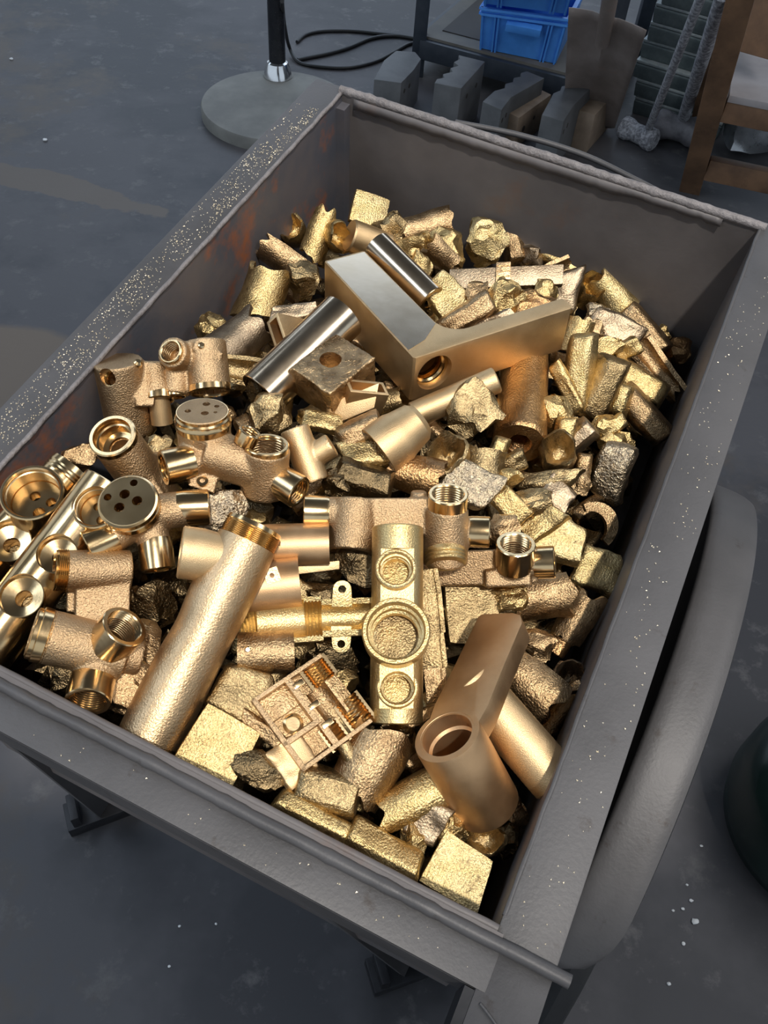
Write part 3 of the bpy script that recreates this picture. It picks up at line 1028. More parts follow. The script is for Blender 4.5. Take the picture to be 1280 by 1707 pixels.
# centre saddle valve
it = item('saddle_valve', 660, 880, 72, 'cast brass valve with an arched saddle left and an upright threaded socket right, heap centre', 'valve')
l0a, l0 = axis(-1, 0.03, 0.08), it.p(552, 856, 2)
cu_a, cu = axis(0.02, 0.9, 0.58), it.p(740, 850, 22)
r0a, r0 = axis(1, -0.03, 0.10), it.p(780, 886, 0)
dn_a, dn = axis(0.04, -1, 0.40), it.p(737, 922, 18)
it.cast('body', [('c', l0, it.p(610, 858, 0), 26), ('c', it.p(596, 838, -4), it.p(590, 918, 12), 38), ('b', it.p(660, 862, -6), V3((54, 0, 0)), V3((0, 29, 0)), V3((0, 0, 28))),
                 ('c', cu, it.p(737, 935, -4), 33, 37), ('c', it.p(745, 886, -4), r0 + r0a * 4, 24), ('c', it.p(696, 822, 0), it.p(696, 850, -8), 13)], 'cast',
        [(it.p(588, 890, -6), it.p(584, 960, 30), 31), (cu - cu_a * 60, cu + cu_a * 40, 24)])
sleeve(it, 'end_socket', l0 + l0a * 2, l0a, 27, 20, 36, 4)
sleeve(it, 'threaded_socket', cu, cu_a, 31, 24, 28, 24)
sleeve(it, 'end_socket', r0, r0a, 25, 18, 28, 6)
ring(it, 'thread_collar', dn, dn_a, [(20, -8), (33, -6), (34, 0), (32, 3), (34, 6), (32, 9), (33, 12), (31, 15), (20, 15)], 'machy', 48)
holed_disc(it, 'end_plate', dn + dn_a * 14, dn_a, 30, 18, [(10, -6, 7), (-14, 8, 5)], 'machy')

# long flat valve bar behind
it = item('bar_valve', 830, 940, 58, 'long cast brass bar valve with one upright threaded socket, right of the saddle valve', 'valve')
cu_a, cu = axis(0.08, 0.85, 0.65), it.p(856, 928, 26)
r0a, r0 = axis(1, 0.04, 0.12), it.p(892, 938, 4)
it.cast('body', [('b', it.p(800, 946, -6), V3((92, 3, 0)), V3((0, 28, 6)), V3((0, 0, 24))), ('c', it.p(852, 950, -4), cu + cu_a * 4, 31), ('c', it.p(860, 940, 0), r0 + r0a * 4, 25), ('b', it.p(845, 962, 10), V3((36, 2, 0)), V3((0, 14, 0)), V3((0, 0, 16)))], 'cast',
        [(cu - cu_a * 44, cu + cu_a * 40, 23)])
sleeve(it, 'threaded_socket', cu, cu_a, 31, 23, 26, 20)
sleeve(it, 'end_socket', r0, r0a, 26, 18, 28, 6)

# three-bore yellow bar
it = item('three_bore_bar', 660, 1042, 92, 'yellow brass bar standing upright with one large and two small bored sockets', 'manifold')
A = dirv(0.01, 1, -0.06)
b0 = it.p(660, 1192, 6)
L0 = 306
b = bmesh.new()
out = []
for k in range(25):
    a = math.radians(-22 + 224 * k / 24)
    out.append((41 * math.cos(a), -41 * math.sin(a)))
add_lathe(b, b0, A, [(39, 0), (41, 2), (41, L0 - 2), (39, L0)], 48, cap0=True, cap1=True)
cb = []
for (x, y, r, dp) in ((660, 955, 25, 56), (660, 1050, 43, 74), (662, 1135, 26, 56)):
    q = bmesh.new()
    a3 = axis(0, 0.2, 0.97)
    c = it.p(x, y, 46)
    add_cyl(q, c - a3 * dp, c + a3 * 30, r, seg=40)
    cb.append(q)
q = bmesh.new()
add_box(q, it.p(661, 1045, 60), V3((60, 0, 0)), A * 122, V3((0, 0, 31)))
cb.append(q)
it.part('bar', b, 'machy', cuts=cb, sharp=28)
a3 = axis(0, 0.2, 0.97)
ring(it, 'large_socket', it.p(660, 1050, 52), a3, [(51, -40), (52, -3), (50, 0), (45, 0), (43, -3), (43, -14), (39, -16), (39, -30), (35, -32), (35, -46), (44, -50)], 'machy', 56)
solid(it, 'socket_floor', it.p(660, 1050, 52) - a3 * 66, a3, [(43, 0), (43, 2), (38, 3)], 'olive', 40)
for x, y in ((660, 955), (662, 1135)):
    c = it.p(x, y, 34)
    ring(it, 'small_socket', c, a3, [(32, -14), (32, -1), (30, 0.8), (27, 0.8), (25, -2), (25, -14), (21, -16), (21, -20), (27, -22)], 'machy', 48)
    solid(it, 'socket_floor', c - a3 * 38, a3, [(26, 0), (26, 2), (20, 3)], 'gold', 36)

# split half bearing with two lugs
it = item('split_bearing', 512, 1035, 40, 'yellow half-round brass bearing shell with two eyed lugs, left of the three-bore bar', 'casting')


def half_shell(it, name, p0, p1, ro, ri, n, facing, mat, arc=170, seg=26):
    b = bmesh.new()
    A = (p1 - p0).normalized()
    f = (facing - A * facing.dot(A)).normalized()
    s_ = A.cross(f)
    L_ = (p1 - p0).length
    rows = []
    for i in range(n + 1):
        c = p0 + A * (L_ * i / n)
        ro_i = ro(i / n) if callable(ro) else ro
        ri_i = ri(i / n) if callable(ri) else ri
        row = []
        for k in range(seg + 1):
            a = math.radians(-arc / 2 + arc * k / seg)
            dv = f * math.cos(a) + s_ * math.sin(a)
            row.append((b.verts.new(c + dv * ro_i), b.verts.new(c + dv * ri_i)))
        rows.append(row)
    for i in range(n):
        for k in range(seg):
            b.faces.new((rows[i][k][0], rows[i][k + 1][0], rows[i + 1][k + 1][0], rows[i + 1][k][0]))
            b.faces.new((rows[i][k][1], rows[i + 1][k][1], rows[i + 1][k + 1][1], rows[i][k + 1][1]))
    for k in range(seg):
        for i in (0, n):
            b.faces.new((rows[i][k][0], rows[i][k][1], rows[i][k + 1][1], rows[i][k + 1][0]))
    for i in range(n):
        for k in (0, seg):
            b.faces.new((rows[i][k][0], rows[i][k][1], rows[i + 1][k][1], rows[i + 1][k][0]))
    return it.part(name, b, mat, sharp=30)


def thr(base, amp, k):
    return lambda t: base + (amp if int(t * k) % 2 else 0)


back = V3((0.1, -0.35, -1))
half_shell(it, 'shell', it.p(430, 1036, 14), it.p(512, 1030, 14), 40, 32, 6, back, 'machy', 180)
half_shell(it, 'threaded_flange', it.p(402, 1040, 14), it.p(432, 1036, 14), 44, thr(34, 3, 12), 12, back, 'machy', 180)
half_shell(it, 'threaded_flange', it.p(508, 1032, 14), it.p(536, 1030, 14), 38, thr(28, 3, 10), 10, back, 'machy', 180)
half_shell(it, 'shell', it.p(536, 1030, 14), it.p(640, 1026, 12), 32, 22, 6, back, 'machy', 180)
for (x, y, s_) in ((568, 984, 1), (567, 1072, -1)):
    b = bmesh.new()
    out = [(15 * math.cos(math.radians(a)), 15 * math.sin(math.radians(a)) * s_) for a in range(0, 181, 15)] + [(-17, -30 * s_), (17, -30 * s_)]
    if s_ < 0:
        out = out[::-1]
    add_prism(b, out, it.p(x, y, 18), V3((1, 0, 0)), V3((0, 0.95, 0.1)), V3((0, -0.1, 1)), -7, 0)
    q = bmesh.new()
    add_cyl(q, it.p(x, y, 0), it.p(x, y, 30), 6.5, seg=18)
    it.part('lug', b, 'machy', cuts=[q], bevel=0.8)

# sectioned housing
it = item('sectioned_housing', 525, 1185, 52, 'square cast brass housing cut open, showing pockets and ribbed half bores', 'casting')
E1 = V3((117, 81, -18))
E2 = V3((86, -111, 10))
o0 = it.p(422, 1168, 18)
e1, e2 = E1.normalized(), E2.normalized()
W1, W2 = E1.length, E2.length
e3 = e2.cross(e1)
if e3.z < 0:
    e3 = -e3


def hb(p0, p1, q0, q1, z0, z1):
    b = bmesh.new()
    c = o0 + e1 * ((p0 + p1) / 2 * W1) + e2 * ((q0 + q1) / 2 * W2) + e3 * ((z0 + z1) / 2)
    add_box(b, c, e1 * ((p1 - p0) / 2 * W1), e2 * ((q1 - q0) / 2 * W2), e3 * ((z1 - z0) / 2))
    return b


b = bmesh.new()
for (p0, p1, q0, q1, z0, z1) in ((0, 0.06, 0, 1, -40, 0), (0, 0.94, 0, 0.05, -40, 0), (0, 0.95, 0.95, 1, -40, 0), (0.42, 0.50, 0, 0.66, -40, -1), (0.0, 0.48, 0.60, 0.66, -40, 0),
                                 (0.44, 0.52, 0.66, 1.0, -40, -6)):
    c = o0 + e1 * ((p0 + p1) / 2 * W1) + e2 * ((q0 + q1) / 2 * W2) + e3 * ((z0 + z1) / 2)
    add_box(b, c, e1 * ((p1 - p0) / 2 * W1), e2 * ((q1 - q0) / 2 * W2), e3 * ((z1 - z0) / 2))
it.part('housing', b, 'cast', bevel=1.2)
it.part('floor_plate', hb(0.02, 0.98, 0.02, 0.98, -42, -34), 'brown', bevel=1)
it.part('raised_pocket', hb(0.06, 0.42, 0.05, 0.34, -34, -20), 'brown', bevel=2)


def hp(p, q, z):
    return o0 + e1 * (p * W1) + e2 * (q * W2) + e3 * z


half_shell(it, 'half_bore', hp(0.80, 0.02, -6), hp(0.80, 0.30, -6), 26, thr(19, 2.4, 14), 14, -e3, 'mach', 180)
half_shell(it, 'half_bore', hp(0.66, 0.30, -8), hp(0.66, 0.74, -8), 24, 19, 6, -e3, 'brown', 180)
half_shell(it, 'half_bore', hp(0.86, 0.60, -6), hp(0.86, 0.98, -6), 24, thr(18, 2.4, 16), 16, -e3, 'mach', 180)
half_shell(it, 'half_bore', hp(0.52, 0.72, -6), hp(0.52, 1.02, -6), 19, thr(14, 2, 12), 12, -e3, 'mach', 180)
for q0 in (0.12, 0.42, 0.68):
    b = hb(0.46, 0.60, q0, q0 + 0.07, -14, -1)
    it.part('rib', b, 'mach', bevel=1.0)
solid(it, 'ball_seat', hp(0.24, 0.48, -33), e3, [(17, 0), (17, 6), (12, 8), (11, 3)], 'mach', 30)
b = bmesh.new()
add_cyl(b, hp(0.55, 1.0, -14), hp(0.52, 1.22, -18), 12, 13, seg=20)
it.part('gate_stub', b, 'olive')

# thick rough sleeve
it = item('thick_sleeve', 870, 640, 52, 'thick rough brass sleeve standing upright with a small round end hole', 'casting')
A = axis(-0.05, -1, 0.78)
e0 = it.p(868, 735, 40)
b = bmesh.new()
rr = random.Random(4)


def rough_w(a, t):
    return 0.035 * noise.noise(V3((math.cos(a) * 2.2, math.sin(a) * 2.2, t * 0.035))) + 0.012 * noise.noise(V3((math.cos(a) * 9, math.sin(a) * 9, t * 0.15)))


L0 = 300
add_lathe(b, e0, -A, [(17, 40), (17, 4), (20, 0), (40, 0), (44, 5)] + [(44 - 5 * k / 24, 8 + (L0 - 12) * k / 24) for k in range(25)] + [(34, L0)], 44, cap0=True, cap1=True, wob=rough_w)
it.part('sleeve', b, 'copper', sharp=45)

# polished open pipe
it = item('polished_pipe', 485, 600, 62, 'polished brass pipe with an open lower end, left of the rough block', 'tube')
p0, p1 = it.p(572, 528, -42), it.p(436, 655, 22)
A = (p1 - p0).normalized()
L0 = (p1 - p0).length
ring(it, 'pipe', p0, A, [(33, 0), (40, 0), (40, L0 - 1), (39, L0), (35, L0), (34, L0 - 2)], 'polish', 56)
it2 = it

# rough block with a hole
it = item('rough_block', 553, 612, 74, 'square rough brass block with a ragged hole in its top', 'casting')
P1, P2, P3 = axes3((72, 55), (62, -40), (-4, 58))
u, v, w = P1.normalized(), P2.normalized(), P3.normalized()
l1, l2, l3 = P1.length, P2.length, P3.length
o0 = it.p(488, 612, 24)
hc = o0 + P1 * 0.52 + P2 * 0.42
it.cast('block', [('b', o0 + (P1 + P2) / 2 - w * (l3 * 0.36), u * (l1 / 2), v * (l2 / 2), w * (l3 * 0.36))], 'brown', [(hc - w * 34, hc + w * 20, 17)], 2.2, 3, 1.8)
b = bmesh.new()
out = [(-4, 6), (l2 + 6, 6), (l2 + 6, -l3 * 1.1), (l2 - 2, -l3 * 1.1), (l2 - 2, -10), (l2 - 12, 0), (-4, 0)]
add_prism(b, out, o0 + P1 * 0.0, v, w, u, -7, l1 * 0.5)
b.free()
# bent bracket hooked over its right side
it = item('bent_bracket', 590, 640, 66, 'thin bent brass bracket hooked over the rough block', 'casting')
o0 = it.p(618, 592, 24)
b = bmesh.new()
pts = [it.p(584, 620, 18), it.p(570, 627, 22), it.p(555, 638, 26), it.p(548, 656, 24), it.p(545, 704, 10)]
pts = smooth_path(pts, 5)
wdir = V3((0.62, 0.42, -0.66)).normalized()
rows = [[p_, p_ - wdir * -26] for p_ in pts]
vs = [[b.verts.new(p_), b.verts.new(p_ + wdir * 46)] for p_ in pts]
for i in range(len(vs) - 1):
    b.faces.new((vs[i][0], vs[i][1], vs[i + 1][1], vs[i + 1][0]))
me = bm_mesh(b, sharp=50)
ob = bpy.data.objects.new('w', me)
COL.objects.link(ob)
md = ob.modifiers.new('t', 'SOLIDIFY')
md.thickness = 8
dg = bpy.context.evaluated_depsgraph_get()
dg.update()
me = bpy.data.meshes.new_from_object(ob.evaluated_get(dg))
bpy.data.objects.remove(ob)
it.part('bracket', me, 'brush')
b = bmesh.new()
add_box(b, it.p(592, 672, 4), V3((34, 14, 4)), V3((4, 20, 0)), V3((0, 0, 12)))
it.part('foot_plate', b, 'brush', bevel=2)


def rect_tube(name, label, px, py, lift, cx_, cy_, hu, hv, ax3, ln, wall, mat='brush'):
    it = item(name, px, py, lift, label, 'tube')
    c = it.p(cx_, cy_, 10)
    u_ = (hu - ax3 * hu.dot(ax3))
    v_ = (hv - ax3 * hv.dot(ax3))
    b = bmesh.new()
    add_box(b, c - ax3 * (ln / 2), u_, v_, ax3 * (ln / 2))
    q = bmesh.new()
    ku = (u_.length - wall) / u_.length
    kv = (v_.length - wall) / v_.length
    add_box(q, c + ax3 * 5, u_ * ku, v_ * kv, ax3 * 50)
    it.part('tube', b, mat, cuts=[q], bevel=1.5)


rect_tube('rectangular_tube', 'small rectangular brass tube with its open end below the rough block', 612, 646, 72, 612, 645, V3((34, 5, 0)), V3((-2, 17, 0)), axis(0.3, 0.7, 0.72), 70, 5)
rect_tube('rectangular_tube', 'narrow rectangular brass tube end behind the polished pipe', 460, 556, 66, 462, 556, V3((13, 7, 0)), V3((-15, 27, 0)), axis(-0.5, 0.1, 0.8), 90, 5)

# thin tube into a funnel
it = item('thin_tube', 755, 668, 38, 'thin straight brass tube below the large polished block arm', 'tube')
p0, p1 = it.p(690, 692, 4), it.p(826, 634, -6)
solid(it, 'tube', p0, p1 - p0, [(20, 0), (22, 2), (22, (p1 - p0).length - 2), (20, (p1 - p0).length)], 'brush', 40)
it = item('funnel_collar', 652, 735, 52, 'flared brass funnel collar at the lower end of the thin tube', 'fitting')
p0, p1 = it.p(632, 752, 12), it.p(700, 700, -2)
LL = (p1 - p0).length
ring(it, 'collar', p0, p1 - p0, [(38, 0), (44, 0), (43, LL * 0.45), (40, LL * 0.55), (34, LL * 0.9), (26, LL), (22, LL), (22, LL * 0.7), (34, LL * 0.3)], 'brush', 48)

# flat bar with a pale cut band
it = item('flat_bar', 845, 460, 46, 'flat brass bar with a pale scored band across its middle, near the far wall', 'bar')
P_ = it.p(750, 468, 8), it.p(936, 460, -6)
A = (P_[1] - P_[0]).normalized()
upv = V3((0.0, 0.93, -0.37))
b = bmesh.new()
add_box(b, (P_[0] + P_[1]) / 2, A * ((P_[1] - P_[0]).length / 2), upv * 17, A.cross(upv).normalized() * 9)
it.part('bar', b, 'grey', bevel=2)
c = it.p(838, 461, 4)
b = bmesh.new()
add_box(b, c, A * 12, upv * 21, A.cross(upv).normalized() * 11)
it.part('band', b, 'castpale', bevel=1.5)
for k in range(4):
    b = bmesh.new()
    add_box(b, c + upv * (-13 + k * 9) + A.cross(upv).normalized() * 9.5, A * 11.5, upv * 1.0, A.cross(upv).normalized() * 2)
    it.part('score', b, 'copper')

# smooth wye pipe
it = item('wye_pipe', 520, 758, 56, 'smooth small brass wye pipe right of the mixer body', 'fitting')
it.cast('pipe', [('c', it.p(492, 716, 2), it.p(524, 802, 6), 24), ('c', it.p(510, 768, 2), it.p(552, 742, 8), 20)], 'brush', [], 2.2, 3)

# sheet half pipes beside the long tee tube
it = item('half_pipe', 500, 912, 38, 'smooth curved brass half pipe to the right of the long tee tube', 'casting')
half_shell(it, 'shell', it.p(400, 912, -4), it.p(548, 908, 4), 36, 32, 4, V3((0, 0.25, 1)), 'matte', 150)
b = bmesh.new()
add_box(b, it.p(530, 945, -6), V3((34, 4, 0)), V3((0, 7, 0)), V3((0, 0, 10)))
it.part('edge_strip', b, 'brush', bevel=1)
it = item('half_pipe', 450, 975, 30, 'short curved brass half pipe with a small square lug beside the long tee tube', 'casting')
half_shell(it, 'shell', it.p(380, 985, -6), it.p(500, 972, 2), 44, 40, 4, V3((0, 0.2, 1)), 'matte', 140)
b = bmesh.new()
add_box(b, it.p(453, 960, 42), V3((11, 4, 0)), V3((-4, 11, 0)), V3((0, 0, 4)))
q = bmesh.new()
add_cyl(q, it.p(453, 960, 20), it.p(453, 960, 60), 4, seg=14)
it.part('lug', b, 'castpale', cuts=[q])
it = item('half_pipe', 445, 1085, 20, 'dark curved brass half pipe with a riveted lug below the split bearing', 'casting')
half_shell(it, 'shell', it.p(398, 1090, 0), it.p(490, 1086, 2), 36, 32, 4, V3((0, 0.1, 1)), 'brown', 150)
solid(it, 'rivet', it.p(414, 1083, 32), V3((0, 0, 1)), [(6, 0), (6, 3), (3, 5)], 'mach', 18)

# stepped channel right of the three-bore bar
it = item('stepped_channel', 718, 1050, 46, 'narrow stepped brass channel tucked against the right side of the three-bore bar', 'casting')
for (y0, y1, x, r) in ((952, 990, 716, 17), (990, 1055, 719, 20), (1055, 1110, 722, 20), (1110, 1165, 726, 18)):
    b = bmesh.new()
    add_box(b, it.p(x, (y0 + y1) / 2, 0), V3((r, 2, 0)), V3((-3, (y1 - y0) / 2, 0)), V3((0, 0, 10)))
    add_box(b, it.p(x + r - 4, (y0 + y1) / 2, 10), V3((4, 1, 0)), V3((-3, (y1 - y0) / 2, 0)), V3((0, 0, 6)))
    it.part('step', b, 'brown' if y0 > 1100 else 'olive', bevel=1.5)


# ------------------------------------------------------------------ cast scrap: sprues, runners, broken shells
def g_slab(rng, L, W, T, cuts=5, rnd=0.16, jit=0.12, amp=0.05, taper=0.0, draft=0.0):
    b = bmesh.new()
    bmesh.ops.create_cube(b, size=2.0)
    bmesh.ops.subdivide_edges(b, edges=b.edges[:], cuts=cuts, use_grid_fill=True)
    cj = [(rng.uniform(-jit, jit), rng.uniform(-jit, jit)) for _ in range(4)]
    bend = rng.uniform(-0.10, 0.10)
    sd = rng.uniform(0, 90)
    r = min(T, W, L) * rnd * 2
    for v in b.verts:
        x, y, z = v.co
        fx, fy = (x + 1) / 2, (y + 1) / 2
        wts = ((1 - fx) * (1 - fy), fx * (1 - fy), (1 - fx) * fy, fx * fy)
        ox = sum(w_ * c[0] for w_, c in zip(wts, cj))
        oy = sum(w_ * c[1] for w_, c in zip(wts, cj))
        p = V3((x * L / 2, y * W / 2, z * T / 2))
        lim = V3((max(L / 2 - r, 0.1), max(W / 2 - r, 0.1), max(T / 2 - r, 0.1)))
        core = V3([min(max(p[i], -lim[i]), lim[i]) for i in range(3)])
        dlt = p - core
        if dlt.length > 1e-6:
            p = core + dlt.normalized() * min(dlt.length, r)
        p.y *= (1 - taper * x * 0.5) * (1 - draft * z)
        p.x *= 1 - draft * 0.25 * z
        p += V3((ox * L, oy * W, bend * (x * x - 0.4) * T * 2))
        v.co = p + nz(p, 2.2 / max(W, 20), sd) * amp * min(W, 60) + nz(p, 7.0 / max(W, 20), sd + 5) * amp * 0.45 * min(W, 60)
    return b


def g_bar(rng, L, W, T):
    return g_slab(rng, L, W * 1.12, T, 7, 0.12, 0.06, 0.045, rng.uniform(-0.12, 0.25), rng.uniform(0.18, 0.36))


def g_plate(rng, L, W, T):
    return g_slab(rng, L, W, T, 9, 0.15, 0.16, 0.075, 0.0, rng.uniform(0.0, 0.12))


def g_tile(rng, L, W, T):                     # crisp square plate
    return g_slab(rng, L, W, T, 6, 0.12, 0.06, 0.016)


def g_lump(rng, L, W, T):
    b = bmesh.new()
    bmesh.ops.create_icosphere(b, subdivisions=3, radius=1.0)
    sd = rng.uniform(0, 90)
    pl = []
    for _ in range(9):
        n_ = V3((rng.gauss(0, 1), rng.gauss(0, 1), rng.gauss(0, 1))).normalized()
        pl.append((n_, rng.uniform(0.55, 0.85)))
    for v in b.verts:
        p = v.co.copy()
        for n_, d_ in pl:
            e = p.dot(n_) - d_
            if e > 0:
                p -= n_ * e
        p += nz(p, 1.7, sd) * 0.24 + nz(p, 4.5, sd) * 0.11
        v.co = V3((p.x * L * 0.6, p.y * W * 0.6, p.z * T * 0.6))
    return b


def g_shell(rng, L, W, T, arc=None, ragged=0.22):
    """piece of a cast tube: curved wall with torn ends, hollow side away from the viewer or towards it"""
    arc = arc or rng.uniform(130, 215)
    sd = rng.uniform(0, 90)
    R_ = W / 2
    n, m = 12, 18
    b = bmesh.new()
    outer, inner = [], []
    for i in range(n + 1):
        ro_, ri_ = [], []
        for k in range(m + 1):
            a = math.radians(-arc / 2 + arc * k / m)
            f = i / n
            e0 = -0.5 + ragged * noise.noise(V3((a * 1.6, sd, 0)))
            e1 = 0.5 + ragged * noise.noise(V3((a * 1.6, sd, 9)))
            x = (e0 + (e1 - e0) * f) * L
            flare = 1 + 0.10 * math.sin(f * 3 + sd)
            dv = V3((0, math.sin(a), math.cos(a)))
            w_ = nz(V3((x, a * R_, 0)), 0.05, sd) * 0.05 * R_
            ro_.append(b.verts.new(V3((x, 0, -R_ * 0.45)) + dv * R_ * flare + w_))
            ri_.append(b.verts.new(V3((x, 0, -R_ * 0.45)) + dv * (R_ * flare - T) + w_))
        outer.append(ro_)
        inner.append(ri_)
    for i in range(n):
        for k in range(m):
            b.faces.new((outer[i][k], outer[i][k + 1], outer[i + 1][k + 1], outer[i + 1][k]))
            b.faces.new((inner[i][k], inner[i + 1][k], inner[i + 1][k + 1], inner[i][k + 1]))
        for k in (0, m):
            b.faces.new((outer[i][k], outer[i + 1][k], inner[i + 1][k], inner[i][k]))
    for k in range(m):
        for i in (0, n):
            b.faces.new((outer[i][k], outer[i][k + 1], inner[i][k + 1], inner[i][k]))
    return b


def g_trough(rng, L, W, T):                   # the same, lying hollow side up
    b = g_shell(rng, L, W, T)
    for v in b.verts:
        v.co.z = -v.co.z
    return b


def g_cup(rng, L, W, T):
    """stub of a riser: lumpy cylinder with a torn, sunken mouth facing the viewer"""
    sd = rng.uniform(0, 90)
    b = bmesh.new()
    prof = [(0.80, -0.8, 0), (0.95, -0.5, 0), (1.0, 0.0, 0), (0.98, 0.45, 1), (0.86, 0.55, 1), (0.72, 0.36, 1), (0.58, 0.05, 0.7), (0.46, -0.15, 0.5), (0.22, -0.30, 0)]
    rings = []
    for r, z, rag in prof:
        rg = []
        for k in range(24):
            a = 2 * math.pi * k / 24
            w_ = 1 + 0.16 * noise.noise(V3((math.cos(a) * 1.5, math.sin(a) * 1.5, sd))) + 0.14 * noise.noise(V3((math.cos(a) * 4, math.sin(a) * 4, sd + z * 3)))
            zz = z + 0.14 * noise.noise(V3((math.cos(a) * 3 + r * 5, math.sin(a) * 3, sd + 5))) + rag * 0.55 * noise.noise(V3((math.cos(a) * 1.3 + 4, math.sin(a) * 1.3, sd)))
            rg.append(b.verts.new(V3((math.cos(a) * r * w_ * L / 2, math.sin(a) * r * w_ * W / 2, zz * T))))
        rings.append(rg)
    for r0, r1 in zip(rings[:-1], rings[1:]):
        for k in range(24):
            j = (k + 1) % 24
            b.faces.new((r0[k], r0[j], r1[j], r1[k]))
    b.faces.new(rings[0])
    b.faces.new(rings[-1])
    return b


def g_cres(rng, L, W, T):                     # crescent of a broken ring
    out = []
    n = 14
    for k in range(n + 1):
        a = math.radians(-80 + 160 * k / n)
        out.append((L * 0.5 * math.sin(a), W * (math.cos(a) - 0.45)))
    for k in range(n + 1):
        a = math.radians(80 - 160 * k / n)
        out.append((L * 0.33 * math.sin(a) + 1.5 * noise.noise(V3((k * 1.1, 0, L))), W * (0.52 * math.cos(a) - 0.42)))
    b = bmesh.new()
    add_prism(b, out, V3((0, 0, 0)), V3((1, 0, 0)), V3((0, 1, 0)), V3((0, 0, 1)), -T / 2, T / 2)
    return b


GEN = {'bar': g_bar, 'plate': g_plate, 'tile': g_tile, 'lump': g_lump, 'shell': g_shell, 'trough': g_trough, 'cup': g_cup, 'cres': g_cres}
KNAME = {'bar': 'runner_offcut', 'plate': 'plate_offcut', 'tile': 'square_plate', 'lump': 'casting_lump', 'shell': 'broken_shell', 'trough': 'broken_shell', 'cup': 'riser_stub', 'cres': 'ring_fragment'}
SC_N = 0


def scrap(kind, px, py, L, W, T, ang, tx, ty, lift, mat, label, group=None):
    """L, W, T in pixels; ang turns it in the picture (counter-clockwise), tx and ty tip it"""
    global SC_N
    SC_N += 1
    rng = random.Random(SC_N * 7 + 11)
    it = Item('x', px, py, lift, root=False)
    b = GEN[kind](rng, L, W, T)
    R_ = Matrix.Rotation(math.radians(ang), 4, 'Z') @ Matrix.Rotation(math.radians(ty), 4, 'Y') @ Matrix.Rotation(math.radians(tx), 4, 'X')
    me = bm_mesh(b, sharp={'cres': 42, 'tile': 40, 'lump': 26, 'bar': 34, 'plate': 34}.get(kind, 50))
    me.transform(Matrix.Scale(it.s, 4))
    o = link(KNAME[kind], me, mat, None, it.mw @ R_)
    return tag(o, label, 'scrap', group or 'cast brass scrap pieces on the heap')


S = scrap
# along the far wall, left to right
S('tile', 616, 352, 62, 58, 14, -18, -25, 12, 34, 'bright', 'bright yellow rough square plate, highest piece against the far wall')
S('cup', 488, 384, 46, 52, 40, 5, -20, -15, 20, 'gold', 'small hollow riser stub in the far left corner of the heap')
S('shell', 532, 392, 84, 46, 7, 68, 10, 15, 24, 'gold', 'curled torn brass shell beside the far left riser stub')
S('cup', 562, 396, 40, 52, 40, 20, 10, 20, 24, 'gold', 'small bright broken cup left of the orange cylinder stub')
S('lump', 655, 384, 62, 48, 40, -15, 0, 0, 22, 'olive', 'brownish lump right under the bright yellow square plate')
S('shell', 712, 388, 84, 62, 8, 12, 25, 10, 24, 'brown', 'crumpled brass shell halfway along the far wall')
S('lump', 690, 412, 60, 50, 40, 30, 0, 0, 10, 'gold', 'pale lump below the crumpled shell at the far wall')
S('shell', 470, 432, 84, 52, 7, -35, 30, 0, 18, 'brown', 'dark pointed brass shell beside the left wall near its far end')
S('shell', 436, 492, 84, 82, 8, 70, -10, 15, 26, 'gold', 'wide broken half tube leaning on the left wall')
S('lump', 505, 468, 58, 66, 44, 20, 0, 0, 12, 'olive', 'lump between the left wall and the large polished block')
S('plate', 490, 522, 74, 30, 14, 12, -25, 0, 40, 'grey', 'thin flat piece lying over the broken half tube')
S('shell', 402, 572, 92, 78, 9, 40, 20, 20, 24, 'grey', 'big smooth curled shell behind the side-boss valve')
S('trough', 405, 618, 74, 50, 8, -10, -10, 0, 10, 'olive', 'hollow olive shell under the big smooth curled shell')
S('lump', 352, 545, 44, 48, 40, 50, 0, 0, 34, 'gold', 'small pointed gold lump above the side-boss valve')
S('lump', 745, 415, 70, 56, 40, -25, 0, 0, 18, 'gold', 'crinkled gold lump right of the crumpled far shell')
S('shell', 735, 425, 60, 44, 7, -40, 20, 10, 30, 'brown', 'small torn shell over the crinkled gold lump')
S('plate', 742, 498, 62, 62, 18, -55, -20, 10, 34, 'bright', 'bright yellow rough slab right of the polished stub tube')
S('lump', 700, 446, 40, 50, 30, 0, 0, 0, 24, 'gold', 'small rough lump between the polished block and flat bar')
S('lump', 806, 404, 70, 70, 48, 10, 0, 0, 34, 'bright', 'bright rounded lump left of the upright finger at the far wall')
S('bar', 858, 406, 74, 32, 28, 104, 0, 20, 30, 'brown', 'upright finger-like runner at the far wall')
S('plate', 938, 436, 112, 36, 26, -24, -25, 0, 32, 'gold', 'long pale runner sloping down at the far wall')
S('lump', 888, 420, 44, 44, 30, 10, 0, 0, 30, 'grey', 'broken grey corner at the head of the long pale runner')
S('trough', 925, 462, 62, 48, 6, 28, 0, 10, 36, 'brown', 'torn brown hollow shell at the right end of the flat bar')
S('plate', 946, 486, 42, 74, 16, -4, -10, 10, 26, 'grey', 'smooth grey plate right of the flat bar')
S('cup', 982, 484, 46, 50, 40, 0, -30, 20, 24, 'gold', 'broken hollow stub beside the smooth grey plate')
S('shell', 1015, 492, 72, 58, 8, -50, 15, 10, 34, 'bright', 'bright torn half ring at the far right of the heap')
S('lump', 992, 520, 40, 30, 24, 20, 0, 0, 26, 'crust', 'small crusted knot under the bright torn half ring')
S('plate', 1022, 548, 96, 50, 20, -30, -15, 0, 32, 'grey', 'flat pinkish grey slab below the bright torn half ring')
S('bar', 1074, 550, 92, 32, 28, -50, 0, -8, 34, 'brown', 'smooth rounded runner nearest the far right corner')
